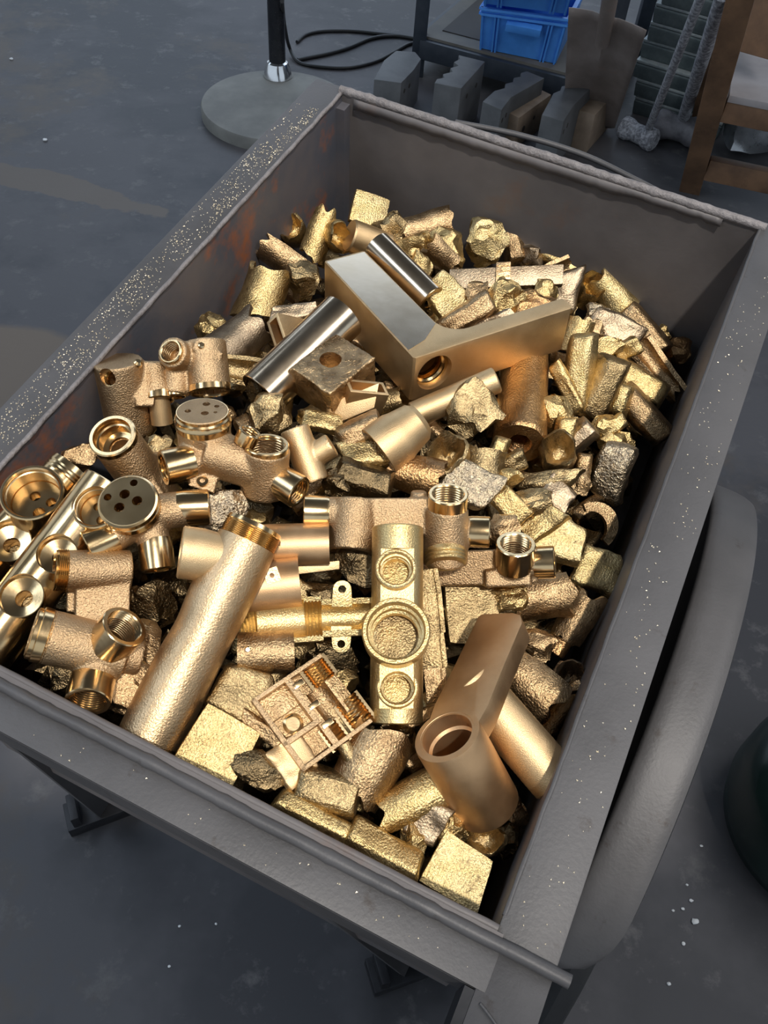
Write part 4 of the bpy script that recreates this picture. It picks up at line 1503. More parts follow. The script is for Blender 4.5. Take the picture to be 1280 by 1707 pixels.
S('lump', 1102, 556, 30, 28, 24, 0, 0, 0, 12, 'gold', 'small gold nub beside the corner runner')
S('lump', 1126, 586, 46, 40, 34, 10, 0, 0, 8, 'copper', 'small orange lump in the shadow of the far right corner')
S('trough', 1098, 615, 100, 44, 8, -52, 0, 0, 26, 'brown', 'long hollow runner at the edge of the right wall shadow')
S('bar', 1062, 638, 104, 46, 30, -32, -20, 0, 34, 'gold', 'gold topped square runner pointing at the right wall')
S('bar', 1006, 648, 108, 46, 40, 66, 18, 0, 40, 'olive', 'upright bar with a grey left face and gold right face')
S('bar', 962, 622, 126, 40, 34, 84, -10, 0, 36, 'bright', 'long grainy bright bar beside the arm of the polished block')
S('plate', 940, 640, 88, 28, 16, -58, 15, 0, 26, 'gold', 'thin gold slab right of the thick sleeve')
S('bar', 1070, 690, 112, 40, 34, -48, 0, 0, 30, 'brown', 'rounded brown runner lying along the right wall shadow')
S('bar', 1034, 666, 52, 26, 24, 70, 0, 0, 34, 'bright', 'short pale finger between two runners on the right')
S('lump', 1000, 590, 70, 46, 36, 20, 0, 0, 22, 'gold', 'stubby gold chunk above the upright two-faced bar')
S('plate', 1030, 590, 66, 34, 20, 30, 10, 0, 34, 'gold', 'pale chipped plate under the pinkish grey slab')
S('lump', 985, 556, 50, 46, 30, 40, 0, 0, 24, 'brown', 'tan chunk just past the end of the polished arm')
S('lump', 928, 692, 56, 66, 40, 40, 0, 0, 20, 'gold', 'gold wedge against the right side of the thick sleeve')
S('cup', 930, 756, 62, 68, 40, 0, -18, 5, 28, 'olive', 'hollow crusted riser stub right of the thick sleeve mouth')
S('bar', 962, 730, 60, 34, 28, 42, 0, 0, 34, 'grey', 'short smooth finger above the big grey-faced slab')
S('bar', 942, 722, 50, 28, 22, 80, 10, 0, 38, 'gold', 'short gold square stick above the hollow crusted stub')
S('lump', 1008, 712, 60, 40, 30, 20, 0, 0, 28, 'gold', 'crumbled gold pieces at the foot of the two-faced bar')
S('bar', 1020, 712, 50, 22, 20, 38, 0, 0, 40, 'bright', 'small pale stick lying on the crumbled gold pieces')
S('plate', 1018, 790, 104, 74, 34, 76, -12, -18, 38, 'crust', 'big slab with a smooth grey face and crusted lower end by the right wall')
S('cres', 1002, 868, 82, 46, 14, -60, -15, 10, 24, 'brown', 'crescent fragment of a broken ring near the right wall')
S('plate', 930, 900, 104, 84, 20, -20, -10, 10, 30, 'bright', 'broad yellow torn plate right of the bar valve')
S('plate', 996, 948, 76, 58, 18, -25, -15, 10, 26, 'bright', 'yellow torn plate half in shadow near the right wall')
S('shell', 908, 1002, 96, 86, 9, 10, 30, 5, 28, 'brown', 'smooth curved shell right of the lever arm tip')
S('shell', 962, 1032, 92, 58, 8, 58, -10, 5, 30, 'brown', 'boat-shaped brown shell close to the right wall')
S('lump', 895, 1078, 66, 50, 40, 0, 0, 0, 16, 'brown', 'dark lump beside the lever arm')
S('bar', 930, 1078, 30, 26, 24, 60, 0, 0, 26, 'copper', 'small orange nub under the boat-shaped shell')
S('shell', 884, 1150, 104, 92, 9, -40, 20, 0, 24, 'brown', 'wide brown half tube right of the lever arm')
S('cup', 948, 1132, 64, 58, 36, 20, -10, 15, 34, 'grey', 'pale curled stub beside the right wall')
S('shell', 940, 1180, 96, 40, 8, 52, 0, 0, 26, 'brown', 'narrow split shell below the pale curled stub')
S('tile', 786, 1022, 92, 112, 26, 4, -12, 8, -22, 'olive', 'large grainy square plate between the three-bore bar and lever arm')
S('lump', 850, 1000, 56, 40, 30, 0, 0, 0, 22, 'gold', 'pale flat lump under the bar valve')
S('lump', 836, 985, 70, 30, 30, 0, 0, 0, 14, 'gold', 'gold strip showing just beneath the bar valve')
# middle of the heap
S('lump', 786, 690, 76, 92, 60, 20, 0, 0, 40, 'olive', 'big wrinkled lump left of the thick sleeve')
S('shell', 805, 770, 44, 80, 8, 80, 0, 10, 34, 'olive', 'tall thin shell below the big wrinkled lump')
S('cup', 744, 762, 62, 80, 44, -30, -20, -20, 36, 'olive', 'broken hollow cup below the thin tube')
S('shell', 690, 786, 92, 66, 9, -15, -20, 0, 30, 'copper', 'brown-orange curved shell under the funnel collar')
S('plate', 788, 812, 82, 72, 26, -35, -12, 5, 30, 'crust', 'silvery crusted slab right of the saddle valve socket')
S('bar', 606, 800, 100, 46, 34, -18, -10, 0, 28, 'dark', 'dark grey-brown bar below the funnel collar')
S('plate', 616, 758, 96, 48, 18, 4, -30, 0, 34, 'gold', 'gold curved slab left of the funnel collar')
S('plate', 534, 702, 74, 34, 16, -6, -30, 0, 32, 'gold', 'gold slab under the rough block')
S('bar', 600, 722, 74, 40, 30, 26, 0, 0, 42, 'brown', 'rounded orange bar end left of the funnel collar')
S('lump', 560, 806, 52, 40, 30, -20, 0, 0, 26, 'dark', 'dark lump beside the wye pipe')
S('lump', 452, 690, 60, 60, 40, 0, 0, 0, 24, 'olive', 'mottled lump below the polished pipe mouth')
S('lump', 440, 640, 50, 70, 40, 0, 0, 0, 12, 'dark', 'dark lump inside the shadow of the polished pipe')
S('plate', 850, 776, 70, 34, 20, 20, 20, 0, 22, 'olive', 'flat olive sliver under the thick sleeve mouth')
S('bar', 826, 762, 70, 24, 18, 70, 0, 0, 26, 'gold', 'thin gold sliver left under the thick sleeve')
S('plate', 905, 802, 112, 34, 18, 8, -30, 0, 32, 'olive', 'long leaf-shaped olive offcut below the hollow crusted stub')
S('lump', 968, 804, 36, 40, 24, 0, 0, 0, 32, 'brown', 'small round pebble-like scrap beside the leaf-shaped offcut')
S('lump', 944, 826, 26, 28, 20, 0, 0, 0, 34, 'brown', 'smallest round pebble-like scrap right of centre')
S('bar', 972, 774, 34, 22, 20, 80, 0, 0, 32, 'brown', 'small rounded peg at the left foot of the grey-faced slab')
S('lump', 884, 842, 84, 50, 36, 12, 0, 0, 30, 'olive', 'angular olive chunk above the broad yellow plate')
S('plate', 922, 836, 44, 72, 16, -30, -10, 0, 34, 'grey', 'pale grey flat chip leaning on the angular olive chunk')
S('plate', 850, 838, 66, 40, 22, -45, 0, 0, 34, 'gold', 'tan square chip right of the silvery crusted slab')
S('lump', 838, 882, 60, 44, 30, 0, 0, 0, 30, 'brown', 'tan lump between the two upright sockets')
S('plate', 905, 870, 66, 44, 18, 35, -15, 0, 40, 'gold', 'gold folded chip on the broad yellow plate')
S('lump', 840, 800, 54, 40, 30, 30, 0, 0, 26, 'gold', 'gold crumb below the tall thin shell')
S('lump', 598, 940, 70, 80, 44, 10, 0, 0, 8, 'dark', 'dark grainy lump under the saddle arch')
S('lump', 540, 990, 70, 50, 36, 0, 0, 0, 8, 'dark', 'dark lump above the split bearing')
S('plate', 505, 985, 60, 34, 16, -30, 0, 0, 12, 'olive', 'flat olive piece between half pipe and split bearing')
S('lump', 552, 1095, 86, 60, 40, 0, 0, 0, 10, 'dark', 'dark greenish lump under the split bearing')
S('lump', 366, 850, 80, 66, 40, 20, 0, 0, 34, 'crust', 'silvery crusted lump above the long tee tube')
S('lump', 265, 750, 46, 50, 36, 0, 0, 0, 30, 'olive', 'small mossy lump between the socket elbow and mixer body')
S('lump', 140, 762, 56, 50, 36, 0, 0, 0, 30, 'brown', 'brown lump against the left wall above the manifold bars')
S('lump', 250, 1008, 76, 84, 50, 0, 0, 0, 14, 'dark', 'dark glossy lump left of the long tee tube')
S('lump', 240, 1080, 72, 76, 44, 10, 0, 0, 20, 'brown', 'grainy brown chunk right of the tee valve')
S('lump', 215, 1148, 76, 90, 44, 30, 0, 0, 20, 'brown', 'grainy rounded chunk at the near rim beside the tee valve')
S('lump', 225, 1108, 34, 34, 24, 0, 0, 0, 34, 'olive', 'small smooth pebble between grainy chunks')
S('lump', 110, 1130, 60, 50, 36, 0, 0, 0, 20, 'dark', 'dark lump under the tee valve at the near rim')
# behind the arm of the polished block
S('bar', 775, 528, 96, 34, 26, 32, 0, 0, 58, 'brown', 'dark runner pointing up between the yellow slab and polished arm')
S('lump', 842, 498, 62, 56, 40, 15, 0, 0, 60, 'gold', 'round gold chunk below the flat bar')
S('lump', 880, 512, 84, 60, 50, 0, 0, 0, 46, 'copper', 'smooth domed tarnished lump behind the polished arm')
S('lump', 792, 492, 50, 40, 34, 40, 0, 0, 52, 'brown', 'tan knob under the left half of the flat bar')
S('plate', 820, 540, 80, 30, 14, 22, 0, 0, 62, 'grey', 'thin grey strip lying along the back of the polished arm')
S('lump', 905, 488, 44, 38, 30, 0, 0, 0, 56, 'gold', 'small gold nugget below the right end of the flat bar')
S('shell', 960, 560, 56, 44, 7, 70, 0, 10, 44, 'gold', 'small gold shell at the tip of the polished arm')
# along the near rim
S('tile', 362, 1242, 104, 96, 15, -28, -2, 4, 46, 'gold', 'gold grainy square plate resting on the near rim')
S('plate', 408, 1164, 96, 84, 30, -20, -8, 5, 28, 'olive', 'rounded olive plate left of the sectioned housing')
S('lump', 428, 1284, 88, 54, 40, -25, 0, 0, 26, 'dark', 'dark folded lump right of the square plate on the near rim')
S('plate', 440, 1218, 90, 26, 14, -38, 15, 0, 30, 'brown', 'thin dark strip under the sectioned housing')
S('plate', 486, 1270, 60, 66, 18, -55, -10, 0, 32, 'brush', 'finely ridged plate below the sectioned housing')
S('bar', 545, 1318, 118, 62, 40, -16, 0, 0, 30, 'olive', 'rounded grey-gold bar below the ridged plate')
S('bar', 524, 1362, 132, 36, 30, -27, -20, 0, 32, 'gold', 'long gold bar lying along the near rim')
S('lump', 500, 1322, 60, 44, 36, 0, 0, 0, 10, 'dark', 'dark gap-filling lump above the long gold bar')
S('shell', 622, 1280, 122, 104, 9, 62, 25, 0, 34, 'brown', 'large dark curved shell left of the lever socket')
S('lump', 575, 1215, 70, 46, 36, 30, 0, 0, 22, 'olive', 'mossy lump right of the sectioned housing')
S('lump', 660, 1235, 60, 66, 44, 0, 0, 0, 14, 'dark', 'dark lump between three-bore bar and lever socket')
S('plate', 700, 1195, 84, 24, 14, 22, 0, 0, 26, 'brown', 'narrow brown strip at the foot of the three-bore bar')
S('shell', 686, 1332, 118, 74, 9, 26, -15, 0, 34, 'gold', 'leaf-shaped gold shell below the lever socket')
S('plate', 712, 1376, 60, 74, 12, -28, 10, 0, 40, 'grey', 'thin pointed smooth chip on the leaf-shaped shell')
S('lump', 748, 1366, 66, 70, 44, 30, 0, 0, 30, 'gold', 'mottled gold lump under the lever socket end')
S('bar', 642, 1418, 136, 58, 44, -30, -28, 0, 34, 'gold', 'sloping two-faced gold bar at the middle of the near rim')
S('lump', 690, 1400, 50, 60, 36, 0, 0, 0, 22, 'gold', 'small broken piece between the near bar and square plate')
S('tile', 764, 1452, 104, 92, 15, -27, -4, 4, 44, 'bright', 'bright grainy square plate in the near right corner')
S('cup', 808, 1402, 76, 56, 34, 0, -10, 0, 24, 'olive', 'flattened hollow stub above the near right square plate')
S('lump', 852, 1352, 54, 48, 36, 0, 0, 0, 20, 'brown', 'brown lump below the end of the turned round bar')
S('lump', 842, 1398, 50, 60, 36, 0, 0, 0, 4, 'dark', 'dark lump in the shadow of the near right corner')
S('lump', 820, 1340, 60, 30, 30, 20, 0, 0, 20, 'gold', 'pale nub between lever socket and turned round bar')
S('lump', 1022, 742, 60, 46, 36, 0, 0, 0, 10, 'gold', 'gold chunk behind the big grey-faced slab')

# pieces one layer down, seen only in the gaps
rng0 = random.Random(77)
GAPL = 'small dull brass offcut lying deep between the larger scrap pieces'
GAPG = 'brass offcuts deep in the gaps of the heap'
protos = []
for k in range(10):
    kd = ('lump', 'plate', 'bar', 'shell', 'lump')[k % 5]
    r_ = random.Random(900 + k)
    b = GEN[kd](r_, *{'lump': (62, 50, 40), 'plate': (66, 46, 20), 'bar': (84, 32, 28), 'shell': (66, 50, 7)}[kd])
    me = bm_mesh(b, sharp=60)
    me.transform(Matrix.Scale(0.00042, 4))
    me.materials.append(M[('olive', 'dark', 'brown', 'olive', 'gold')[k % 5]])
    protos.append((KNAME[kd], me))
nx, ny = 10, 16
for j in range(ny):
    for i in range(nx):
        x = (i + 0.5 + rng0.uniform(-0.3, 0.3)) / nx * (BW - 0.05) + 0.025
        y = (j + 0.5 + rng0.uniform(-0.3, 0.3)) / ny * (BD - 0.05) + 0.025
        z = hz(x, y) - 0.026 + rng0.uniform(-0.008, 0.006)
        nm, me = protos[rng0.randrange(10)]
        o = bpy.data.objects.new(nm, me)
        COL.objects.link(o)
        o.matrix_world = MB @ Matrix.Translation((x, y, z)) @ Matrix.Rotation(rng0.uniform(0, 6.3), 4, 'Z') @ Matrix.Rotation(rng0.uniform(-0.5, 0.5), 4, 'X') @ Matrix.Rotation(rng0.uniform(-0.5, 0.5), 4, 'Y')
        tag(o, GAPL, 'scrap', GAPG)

# the body of the heap below, nothing of it can be counted
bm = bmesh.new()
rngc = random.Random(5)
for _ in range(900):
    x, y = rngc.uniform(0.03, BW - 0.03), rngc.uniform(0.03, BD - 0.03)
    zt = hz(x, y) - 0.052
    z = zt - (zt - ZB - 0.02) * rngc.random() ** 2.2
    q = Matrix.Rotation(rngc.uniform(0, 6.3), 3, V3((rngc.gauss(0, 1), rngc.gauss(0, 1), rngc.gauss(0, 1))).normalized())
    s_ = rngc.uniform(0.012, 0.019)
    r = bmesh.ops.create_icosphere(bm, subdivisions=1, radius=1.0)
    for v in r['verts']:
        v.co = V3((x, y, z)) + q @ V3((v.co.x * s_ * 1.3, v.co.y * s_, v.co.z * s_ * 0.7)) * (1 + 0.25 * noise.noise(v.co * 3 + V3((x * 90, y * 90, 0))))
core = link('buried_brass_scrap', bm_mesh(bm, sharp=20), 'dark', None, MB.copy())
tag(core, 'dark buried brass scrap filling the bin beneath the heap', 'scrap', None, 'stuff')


# ------------------------------------------------------------------ the workshop behind the cart
def wbox(bm, p0, p1, depth, height, z0=0.0, lift=0.0):
    """box with its near bottom edge from p0 to p1 (world), going back by depth and up by height"""
    d = (p1 - p0)
    n_ = V3((-d.y, d.x, 0)).normalized()
    if n_.y < 0:
        n_ = -n_
    c = (p0 + p1) / 2 + n_ * depth / 2 + V3((0, 0, height / 2 + lift))
    add_box(bm, c, d / 2, n_ * depth / 2, V3((0, 0, height / 2)))
    return d.normalized(), n_


def wthing(name, loc, label, cat, group=None):
    return empty(name, Matrix.Translation(loc), label, cat, group)


def wpart(root, name, bm, mat, bevel=0.0, sharp=32, label=None, parent=None):
    off = root.matrix_world.translation
    bmesh.ops.translate(bm, verts=bm.verts[:], vec=-off)
    o = link(name, bm_mesh(bm, sharp=sharp, bevel=bevel), mat, parent or root)
    if label:
        o['label'] = label
    return o


# pole on a round iron base
c0 = at(463, 178, 0)
c0 = at(463, 176, 0.03)
c0.z = 0
t = wthing('pole_stand', c0, 'black pole on a heavy round iron base behind the cart', 'stand')
R0 = (at(590, 176, 0.03) - at(336, 176, 0.03)).length / 2
bm = bmesh.new()
add_lathe(bm, c0, V3((0, 0, 1)), [(R0, 0.0), (R0 * 1.0, 0.030), (R0 * 0.985, 0.036), (R0 * 0.5, 0.040), (0.05, 0.042)], 72, cap0=True, cap1=True)
wpart(t, 'base_disc', bm, 'castiron', sharp=40)
pc = at(463, 126, 0.04)
pr_ = 12.0 * (pc - CAM).length / F
bm = bmesh.new()
add_cyl(bm, pc, pc + V3((0, 0, 1.55)), pr_, seg=28)
wpart(t, 'pole', bm, 'polepaint')
bm = bmesh.new()
add_lathe(bm, pc, V3((0, 0, 1)), [(pr_ * 1.75, 0.0), (pr_ * 1.6, 0.018), (pr_ * 1.25, 0.042), (pr_ * 1.02, 0.046)], 32, cap0=True, cap1=True)
wpart(t, 'collar', bm, 'chrome')


# cables on the floor
def cable(label, px, r=0.006, z=0.006):
    pts = smooth_path([at(x, y, z if not isinstance(zz, float) else zz) for (x, y, zz) in px], 8)
    b = bmesh.new()
    add_tube_path(b, pts, r, 8)
    o = link('cable', bm_mesh(b, sharp=60), 'cable')
    tag(o, label, 'cable', 'black cables on the floor')


cable('black cable dropping along the pole and looping on the floor', [(470, 2, 0.30), (474, 40, 0.15), (482, 78, 0.03), (497, 103, 0), (530, 111, 0), (580, 113, 0), (625, 103, 0), (655, 88, 0), (680, 74, 0), (700, 70, 0)])
cable('black cable in a wide loop from the rack towards the pole', [(495, 70, 0), (510, 58, 0), (540, 52, 0), (590, 52, 0), (640, 57, 0), (670, 60, 0), (705, 68, 0)])
cable('black cable snaking from the rack past the pole base', [(700, 66, 0), (660, 60, 0), (620, 64, 0), (580, 80, 0), (545, 90, 0), (515, 96, 0), (496, 100, 0)], 0.007)

# steel rack with blue crates
SH = 0.12
a0, a1 = at(700, 62, SH), at(950, 128, SH)
rk = wthing('steel_rack', V3((a0.x, a0.y, 0)), 'low dark blue steel rack holding blue crates at the far end', 'rack')
dx = (a1 - a0).normalized()
nyv = V3((-dx.y, dx.x, 0))
ln = (a1 - a0).length + 0.10
dp = 0.50


def rackbar(name, p, q, hw, hh, mat='rackpaint'):
    b = bmesh.new()
    d_ = (q - p)
    u_ = d_.normalized()
    s_ = V3((0, 0, 1)).cross(u_) if abs(u_.z) < 0.9 else V3((1, 0, 0))
    s_.normalize()
    w_ = u_.cross(s_)
    add_box(b, (p + q) / 2, d_ / 2, s_ * hw, w_ * hh)
    wpart(rk, name, b, mat, bevel=0.002)


up = V3((0, 0, 1))
for (i, j) in ((0, 0), (1, 0), (0, 1), (1, 1)):
    p = a0 + dx * (ln * i) + nyv * (dp * j)
    p.z = 0
    rackbar('upright', p, p + up * 1.1, 0.022, 0.022)
for j in (0, 1):
    p = a0 + nyv * (dp * j) - up * 0.03
    rackbar('beam', p, p + dx * ln, 0.02, 0.03)
for i in (0, 1):
    p = a0 + dx * (ln * i) - up * 0.03
    rackbar('beam', p, p + nyv * dp, 0.02, 0.03)
b = bmesh.new()
add_box(b, a0 + dx * (ln / 2) + nyv * (dp / 2) + up * 0.004, dx * (ln / 2), nyv * (dp / 2), up * 0.004)
wpart(rk, 'shelf_board', b, 'board')
b = bmesh.new()
k0 = a0 + dx * 0.05 + nyv * 0.07 + up * 0.0095
add_box(b, k0 + dx * 0.16 + nyv * 0.17, dx * 0.16, nyv * 0.17, up * 0.0015)
wpart(rk, 'dark_panel', b, 'darkboard')


def crate(q, z, h, label):
    """q: near bottom-left, bottom-right, top-left and top-right corners in the picture; the tub widens upwards"""
    bl, br, tl, tr = at(*q[0], z), at(*q[1], z), at(*q[2], z + h), at(*q[3], z + h)
    u_ = (br - bl).normalized()
    n_ = V3((-u_.y, u_.x, 0))
    D_ = (tr - tl).length * 1.25
    t = wthing('blue_crate', (bl + br) / 2, label, 'crate', 'blue crates on the rack')
    th = 0.006
    ins = (tl - bl).dot(n_)
    # outer and inner frustum, open at the top
    lo = [bl, br, br + n_ * (D_ - 0.03), bl + n_ * (D_ - 0.03)]
    hi = [tl, tr, tr + n_ * (D_ + 0.02), tl + n_ * (D_ + 0.02)]
    cl, ch = sum(lo, V3()) / 4, sum(hi, V3()) / 4
    b = bmesh.new()

    def rg(pts, c_, k, dz):
        return [b.verts.new(c_ + (p_ - c_) * k + up * dz) for p_ in pts]
    r0, r1, r2, r3 = rg(lo, cl, 1, 0), rg(hi, ch, 1, 0), rg(hi, ch, 0.95, 0), rg(lo, cl, 0.95, th)
    for ra, rb in ((r0, r1), (r1, r2), (r2, r3)):
        for k in range(4):
            b.faces.new((ra[k], ra[(k + 1) % 4], rb[(k + 1) % 4], rb[k]))
    b.faces.new(r0)
    b.faces.new(r3)
    wpart(t, 'tub', b, 'bluecrate')
    for f in (0.98, 0.86):
        b = bmesh.new()
        pts = [a_.lerp(b_, f) for a_, b_ in zip(lo, hi)]
        c_ = sum(pts, V3()) / 4
        pts = [c_ + (p_ - c_) * 1.012 for p_ in pts]
        for k in range(4):
            p_, q_ = pts[k], pts[(k + 1) % 4]
            d_ = (q_ - p_)
            s_ = up.cross(d_.normalized())
            add_box(b, (p_ + q_) / 2, d_ / 2, s_ * 0.006, up * 0.0035)
        wpart(t, 'rim', b, 'bluecrate')
    fn = (br - bl).cross(tl - bl).normalized()
    if fn.dot(CAM - bl) < 0:
        fn = -fn
    for f in (0.02, 0.17, 0.21, 0.80, 0.84, 0.98):
        b = bmesh.new()
        p_, q_ = bl.lerp(br, f), tl.lerp(tr, f).lerp(bl.lerp(br, f), 0.16)
        add_box(b, (p_ + q_) / 2 + fn * 0.003, (q_ - p_) / 2, u_ * 0.0028, fn * 0.004)
        wpart(t, 'rib', b, 'bluecrate')
    b = bmesh.new()
    p_, q_ = bl.lerp(br, 0.52), tl.lerp(tr, 0.52)
    add_box(b, p_.lerp(q_, 0.72) + fn * 0.011, u_ * ((br - bl).length * 0.22), (q_ - p_) * 0.085, fn * 0.011)
    wpart(t, 'handle', b, 'bluecrate', bevel=0.003)


crate(((799, 80), (926, 106), (803, 12), (948, 31)), SH + 0.010, 0.145, 'blue plastic crate with a front handle on the rack')
crate(((806, 6), (944, 23), (810, -62), (965, -50)), SH + 0.170, 0.145, 'upper blue plastic crate stacked on the front-handled crate')


# grey mould halves with toothed inner edges
def mould(label, poly, h, cham=0.0):
    top = [at(x, y, h) for x, y in poly]
    c = sum(top, V3((0, 0, 0))) / len(top)
    t = wthing('mould_block', V3((c.x, c.y, 0)), label, 'block', 'grey mould blocks on the floor')
    b = bmesh.new()
    lo = [b.verts.new(V3((p.x, p.y, 0))) for p in top]
    hi = [b.verts.new(V3((p.x, p.y, h))) for p in top]
    n = len(top)
    for k in range(n):
        b.faces.new((lo[k], lo[(k + 1) % n], hi[(k + 1) % n], hi[k]))
    b.faces.new(lo)
    b.faces.new(hi)
    wpart(t, 'block', b, 'blockgrey', bevel=0.004)
    # bolt holes in the long side: dark discs, shade put into their colour
    p0, p1 = top[1], top[2]
    d_ = (p1 - p0)
    nn = V3((d_.y, -d_.x, 0)).normalized()
    if nn.dot(c - p0) > 0:
        nn = -nn
    for f in (0.3, 0.7):
        q = bmesh.new()
        k = p0 + d_ * f - V3((0, 0, h * 0.28))
        add_cyl(q, k - nn * 0.004, k + nn * 0.001, 0.007, seg=12)
        wpart(t, 'bolt_hole_shade', q, 'darkboard')


mould('flat grey mould block farthest left, in front of the rack upright', [(623, 132), (669, 138), (690, 116), (702, 98), (692, 86), (660, 84), (640, 100)], 0.13)
mould('tall dark grey mould block with a toothed left edge, second from the left', [(724, 138), (769, 147), (809, 102), (764, 91), (766, 98), (756, 103), (764, 109), (750, 113), (754, 119), (738, 123), (740, 129), (728, 131)], 0.17)
mould('grey mould block beside the plank with drilled holes', [(804, 169), (836, 183), (852, 162), (908, 130), (878, 118), (868, 121), (868, 127), (856, 129), (855, 136), (842, 139), (842, 146), (824, 151)], 0.15)
mould('grey mould block nearest the shovel', [(903, 191), (940, 202), (956, 176), (992, 140), (988, 132), (956, 124), (950, 131), (957, 141), (936, 143), (934, 150), (922, 155)], 0.16)


def skew_plank(label, q0, q1, back, h, mat, hole):
    """plank standing on edge: near end from q0 to q1, far end shifted by back (world)"""
    p0_, p1_ = at(*q0), at(*q1)
    bk = at(*back) - p1_
    bk.z = 0
    t = wthing('wood_block', (p0_ + p1_) / 2, label, 'wood block', 'planks beside the mould blocks')
    b = bmesh.new()
    lo = [p0_, p1_, p1_ + bk, p0_ + bk]
    vs_ = [b.verts.new(v) for v in lo] + [b.verts.new(v + up * h) for v in lo]
    for f in ((0, 1, 2, 3), (4, 5, 6, 7), (0, 1, 5, 4), (1, 2, 6, 5), (2, 3, 7, 6), (3, 0, 4, 7)):
        b.faces.new([vs_[i] for i in f])
    wpart(t, 'plank', b, mat, bevel=0.003)
    if hole:
        nn_ = V3((bk.y, -bk.x, 0)).normalized()
        if nn_.dot(CAM - p1_) < 0:
            nn_ = -nn_
        for f_, z_, r_ in ((0.22, 0.5, 0.009), (0.52, 0.62, 0.006)):
            b = bmesh.new()
            c_ = p1_ + bk * f_ + up * (h * z_)
            add_cyl(b, c_ - nn_ * 0.003, c_ + nn_ * 0.0012, r_, seg=14)
            wpart(t, 'drilled_hole_shade', b, 'darkboard')  # dark disc on the plank's face, coloured as the shade of a hole


skew_plank('pale wooden plank with drilled holes leaning against a mould block', (836, 240), (855, 250), (908, 210), 0.10, 'palewood', True)
skew_plank('short pale wooden plank beside the shovel', (950, 248), (976, 256), (1013, 214), 0.12, 'palewood', False)

# shovel blade standing on its tip against the rack
bA, bB = at(938, 214, 0.005), at(1022, 222, 0.005)
sh = wthing('shovel', (bA + bB) / 2, 'rusty shovel standing blade down against the rack', 'shovel')
bm = bmesh.new()
pts4 = []
n_i, n_j = 14, 12
# bottom edge on the floor, top shoulder about 0.36 m up and leaning back
T0, T1 = at(948, 12, 0.42), at(1078, 50, 0.42)
ax_s = (T1 - T0).normalized()
faces_n = V3((0, -1, 0))
rows = []
for i in range(n_i + 1):
    f = i / n_i
    w0 = bA.lerp(T0, f)
    w1 = bB.lerp(T1, f)
    row = []
    for j in range(n_j + 1):
        g = j / n_j
        p = w0.lerp(w1, g)
        dish = 0.030 * (1 - (2 * g - 1) ** 2)
        ridge = 0.034 * math.exp(-((g - 0.5) / 0.07) ** 2) * max(0, f - 0.25) / 0.75
        p = p + V3((0, 1, 0)) * (dish - ridge)
        if i == 0:
            p.z = 0.004 + 0.02 * (2 * g - 1) ** 2
        row.append(bm.verts.new(p))
    rows.append(row)
for i in range(n_i):
    for j in range(n_j):
        bm.faces.new((rows[i][j], rows[i][j + 1], rows[i + 1][j + 1], rows[i + 1][j]))
o = wpart(sh, 'blade', bm, 'shovel', sharp=60)
o.modifiers.new('thick', 'SOLIDIFY').thickness = 0.003
mid = (T0 + T1) / 2
ax2 = (mid - (bA + bB) / 2).normalized()
bm = bmesh.new()
add_cyl(bm, mid - ax2 * 0.10 + V3((0, 0.012, 0)), mid + ax2 * 0.16 + V3((0, 0.012, 0)), 0.020, 0.022, seg=18)
wpart(sh, 'socket', bm, 'shovel', sharp=40)
bm = bmesh.new()
add_cyl(bm, mid + ax2 * 0.16 + V3((0, 0.012, 0)), mid + ax2 * 0.8 + V3((0, 0.012, 0)), 0.018, seg=18)
wpart(sh, 'handle', bm, 'wood', sharp=40)

# stack of cast ingots
i0, i1 = at(1046, 184, 0.0), at(1185, 228, 0.0)
du_ = (i1 - i0)
Lg = du_.length
du_.normalize()
nu_ = V3((-du_.y, du_.x, 0))
ri = random.Random(8)
hI = 0.055
for k in range(10):
    off = nu_ * (ri.uniform(-0.012, 0.012)) + du_ * ri.uniform(-0.02, 0.02)
    c_ = i0 + du_ * (Lg / 2) + nu_ * 0.10 + off
    c_.z = k * hI
    b = bmesh.new()
    lo, hi = 0.48, 0.52
    hw0, hw1 = Lg * 0.503, Lg * 0.515
    ring_ = []
    for (hw_, hd_, z_) in ((hw0, 0.101, 0.0), (hw1, 0.105, hI * 0.70), (hw1, 0.105, hI * 0.80), (hw1 * 0.98, 0.100, hI * 0.84)):
        ring_.append([b.verts.new(c_ + du_ * sx * hw_ + nu_ * sy * hd_ + up * z_) for sx, sy in ((-1, -1), (1, -1), (1, 1), (-1, 1))])
    for r0_, r1_ in zip(ring_[:-1], ring_[1:]):
        for q in range(4):
            b.faces.new((r0_[q], r0_[(q + 1) % 4], r1_[(q + 1) % 4], r1_[q]))
    b.faces.new(ring_[0])
    b.faces.new(ring_[-1])
    bmesh.ops.translate(b, verts=b.verts[:], vec=-c_)
    o = link('metal_ingot', bm_mesh(b, sharp=30, bevel=0.004), 'ingot', None, Matrix.Translation(c_))
    ordn = ['bottom', 'second', 'third', 'fourth', 'fifth', 'sixth', 'seventh', 'eighth', 'ninth', 'tenth'][k]
    b = bmesh.new()
    add_box(b, up * (hI * 0.915), du_ * (hw1 * 0.995), nu_ * 0.1045, up * (hI * 0.072))
    link('pale_skin', bm_mesh(b, bevel=0.002), 'ingotlip', o)
    tag(o, 'grey-green cast metal ingot, %s from the floor in the stack behind the hammers' % ordn, 'ingot', 'stacked ingots')


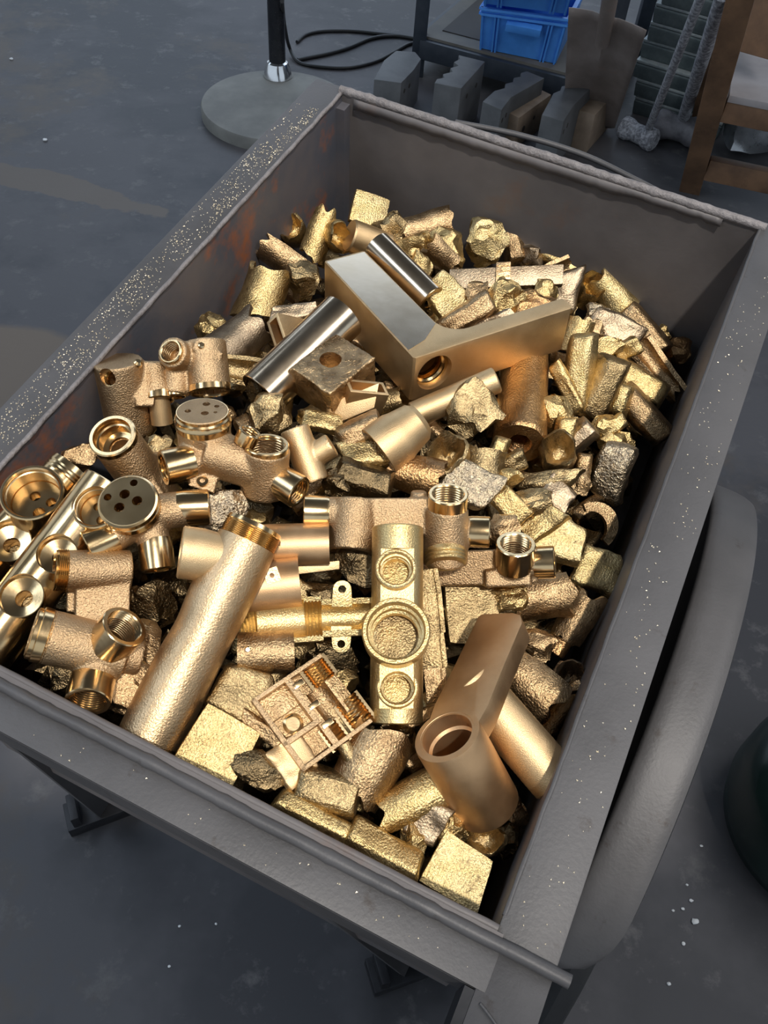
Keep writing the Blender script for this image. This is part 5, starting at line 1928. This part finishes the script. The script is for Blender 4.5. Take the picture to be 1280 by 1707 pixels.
# sledge hammers leaning head down
def sledge(label, hp_, ha, hb_, top, ztop, rh, mat, hmat, headr):
    base = at(*hp_, headr)
    t = wthing('sledge_hammer', V3((base.x, base.y, 0)), label, 'hammer', 'sledge hammers by the ingots')
    pa, pb = at(*ha, headr), at(*hb_, headr)
    b = bmesh.new()
    d_ = (pb - pa)
    L_ = d_.length
    add_lathe(b, pa, d_, [(headr * 0.75, 0), (headr, L_ * 0.06), (headr, L_ * 0.22), (headr * 0.82, L_ * 0.36), (headr * 0.82, L_ * 0.64), (headr, L_ * 0.78), (headr, L_ * 0.94), (headr * 0.75, L_)], 12, cap0=True, cap1=True)
    wpart(t, 'head', b, mat, sharp=40)
    tp = at(*top, ztop)
    b = bmesh.new()
    add_tube_path(b, [base.lerp(tp, k / 8) for k in range(9)], rh, 14)
    wpart(t, 'handle', b, hmat, sharp=50)


sledge('sledge hammer with a white dusted head and handle, in front', (1078, 222), (1036, 210), (1092, 236), (1172, -14), 0.62, 0.0115, 'hammer', 'hammer', 0.034)
sledge('grey sledge hammer behind the white dusted one', (1136, 206), (1092, 204), (1168, 224), (1206, -10), 0.60, 0.018, 'hammerdark', 'hammer', 0.045)

# wooden stool at the right edge
wl = at(1150, 316, 0.0)
st = wthing('wooden_bench', wl, 'stained wooden bench with a dusty lower shelf at the right edge', 'bench')


def beam(root, name, p, q, side, hs, ht, mat):
    b = bmesh.new()
    d_ = q - p
    u2 = d_.normalized()
    s2 = (side - u2 * side.dot(u2)).normalized()
    w2 = u2.cross(s2)
    add_box(b, (p + q) / 2, d_ / 2, s2 * hs, w2 * ht)
    wpart(root, name, b, mat, bevel=0.003)


sdx = (at(1200, 300) - at(1130, 285))
sdx.z = 0
sdx.normalize()
sdn = V3((-sdx.y, sdx.x, 0))
ltop = at(1236, -10, 0.62)
ldir = ltop - wl
beam(st, 'leg', wl, wl + ldir * 1.12, sdx, 0.030, 0.022, 'wood')
wl2 = wl + sdn * 0.42
beam(st, 'leg', wl2, wl2 + ldir * 1.12, sdx, 0.036, 0.022, 'wood')
wl3 = wl + sdx * 0.75
beam(st, 'leg', wl3, wl3 + ldir * 1.12 - sdx * 0.1, sdx, 0.036, 0.022, 'wood')
p = wl + ldir * 0.16
beam(st, 'stretcher', p + sdx * 0.03, p + sdx * 0.75, up, 0.03, 0.018, 'wood')
p = wl + ldir * 0.30
beam(st, 'stretcher', p + sdn * 0.02, p + sdn * 0.42, up, 0.03, 0.016, 'wood')
p = wl + ldir * 0.50
beam(st, 'shelf_rail', p + sdx * 0.03, p + sdx * 0.75, up, 0.028, 0.018, 'wood')
b = bmesh.new()
add_box(b, p + sdx * 0.40 + sdn * 0.20 + up * 0.034, sdx * 0.37, sdn * 0.22, up * 0.009)
wpart(st, 'shelf', b, 'dusttop', bevel=0.002)
p = wl + ldir * 0.66 + sdn * 0.16
beam(st, 'slanted_board', p + sdx * 0.06, p + sdx * 0.10 + sdn * 0.16 + up * 0.5, sdx, 0.06, 0.012, 'wood')
# shiny wrapped bundle under the bench
c_ = at(1262, 214, 0.06)
bm = bmesh.new()
bmesh.ops.create_cube(bm, size=1.0)
bmesh.ops.subdivide_edges(bm, edges=bm.edges[:], cuts=4, use_grid_fill=True)
for v in bm.verts:
    v.co = V3((v.co.x * 0.16, v.co.y * 0.12, v.co.z * 0.10)) + nz(v.co, 3.0, 4) * 0.012
o = link('foil_bundle', bm_mesh(bm, sharp=35), 'silver', None, Matrix.Translation(V3((c_.x, c_.y, 0.062))))
tag(o, 'crumpled silvery bundle on the floor under the bench', 'bundle')

# dark green drum at the lower right edge
c_ = at(1412, 1345, 0.10)
cc = V3((c_.x, c_.y, 0))
dr = wthing('green_drum', cc, 'dark green rounded drum cut off by the right edge', 'drum')
bm = bmesh.new()
add_lathe(bm, cc, up, [(0.13, 0.0), (0.150, 0.02), (0.158, 0.06), (0.158, 0.12), (0.150, 0.16), (0.12, 0.19), (0.05, 0.205)], 64, cap0=True, cap1=True)
wpart(dr, 'body', bm, 'green', sharp=40)
bm = bmesh.new()
add_lathe(bm, cc + up * 0.205, up, [(0.035, 0.0), (0.035, 0.02), (0.025, 0.026)], 24, cap0=True, cap1=True)
wpart(dr, 'cap', bm, 'black', sharp=40)

# chips of plaster on the floor
rp = random.Random(3)
for (x, y, r_) in ((1159, 1536, 0.0050), (1145, 1475, 0.0022), (1138, 1515, 0.0026), (1152, 1501, 0.0030), (1122, 1518, 0.0022), (1139, 1573, 0.0030), (1115, 1640, 0.0030), (1169, 1410, 0.0022), (75, 233, 0.0070), (19, 98, 0.006), (360, 1540, 0.002), (299, 1544, 0.002), (282, 1611, 0.002)):
    p = at(x, y, r_ * 0.5)
    b = bmesh.new()
    bmesh.ops.create_icosphere(b, subdivisions=2, radius=r_)
    for v in b.verts:
        v.co = V3((v.co.x, v.co.y * 0.8, v.co.z * 0.6)) + nz(v.co, 1.2 / r_, x) * r_ * 0.3
    o = link('plaster_chip', bm_mesh(b, sharp=40), 'white', None, Matrix.Translation(p))
    tag(o, 'tiny white chip lying on the dark concrete floor', 'chip', 'white chips on the floor')
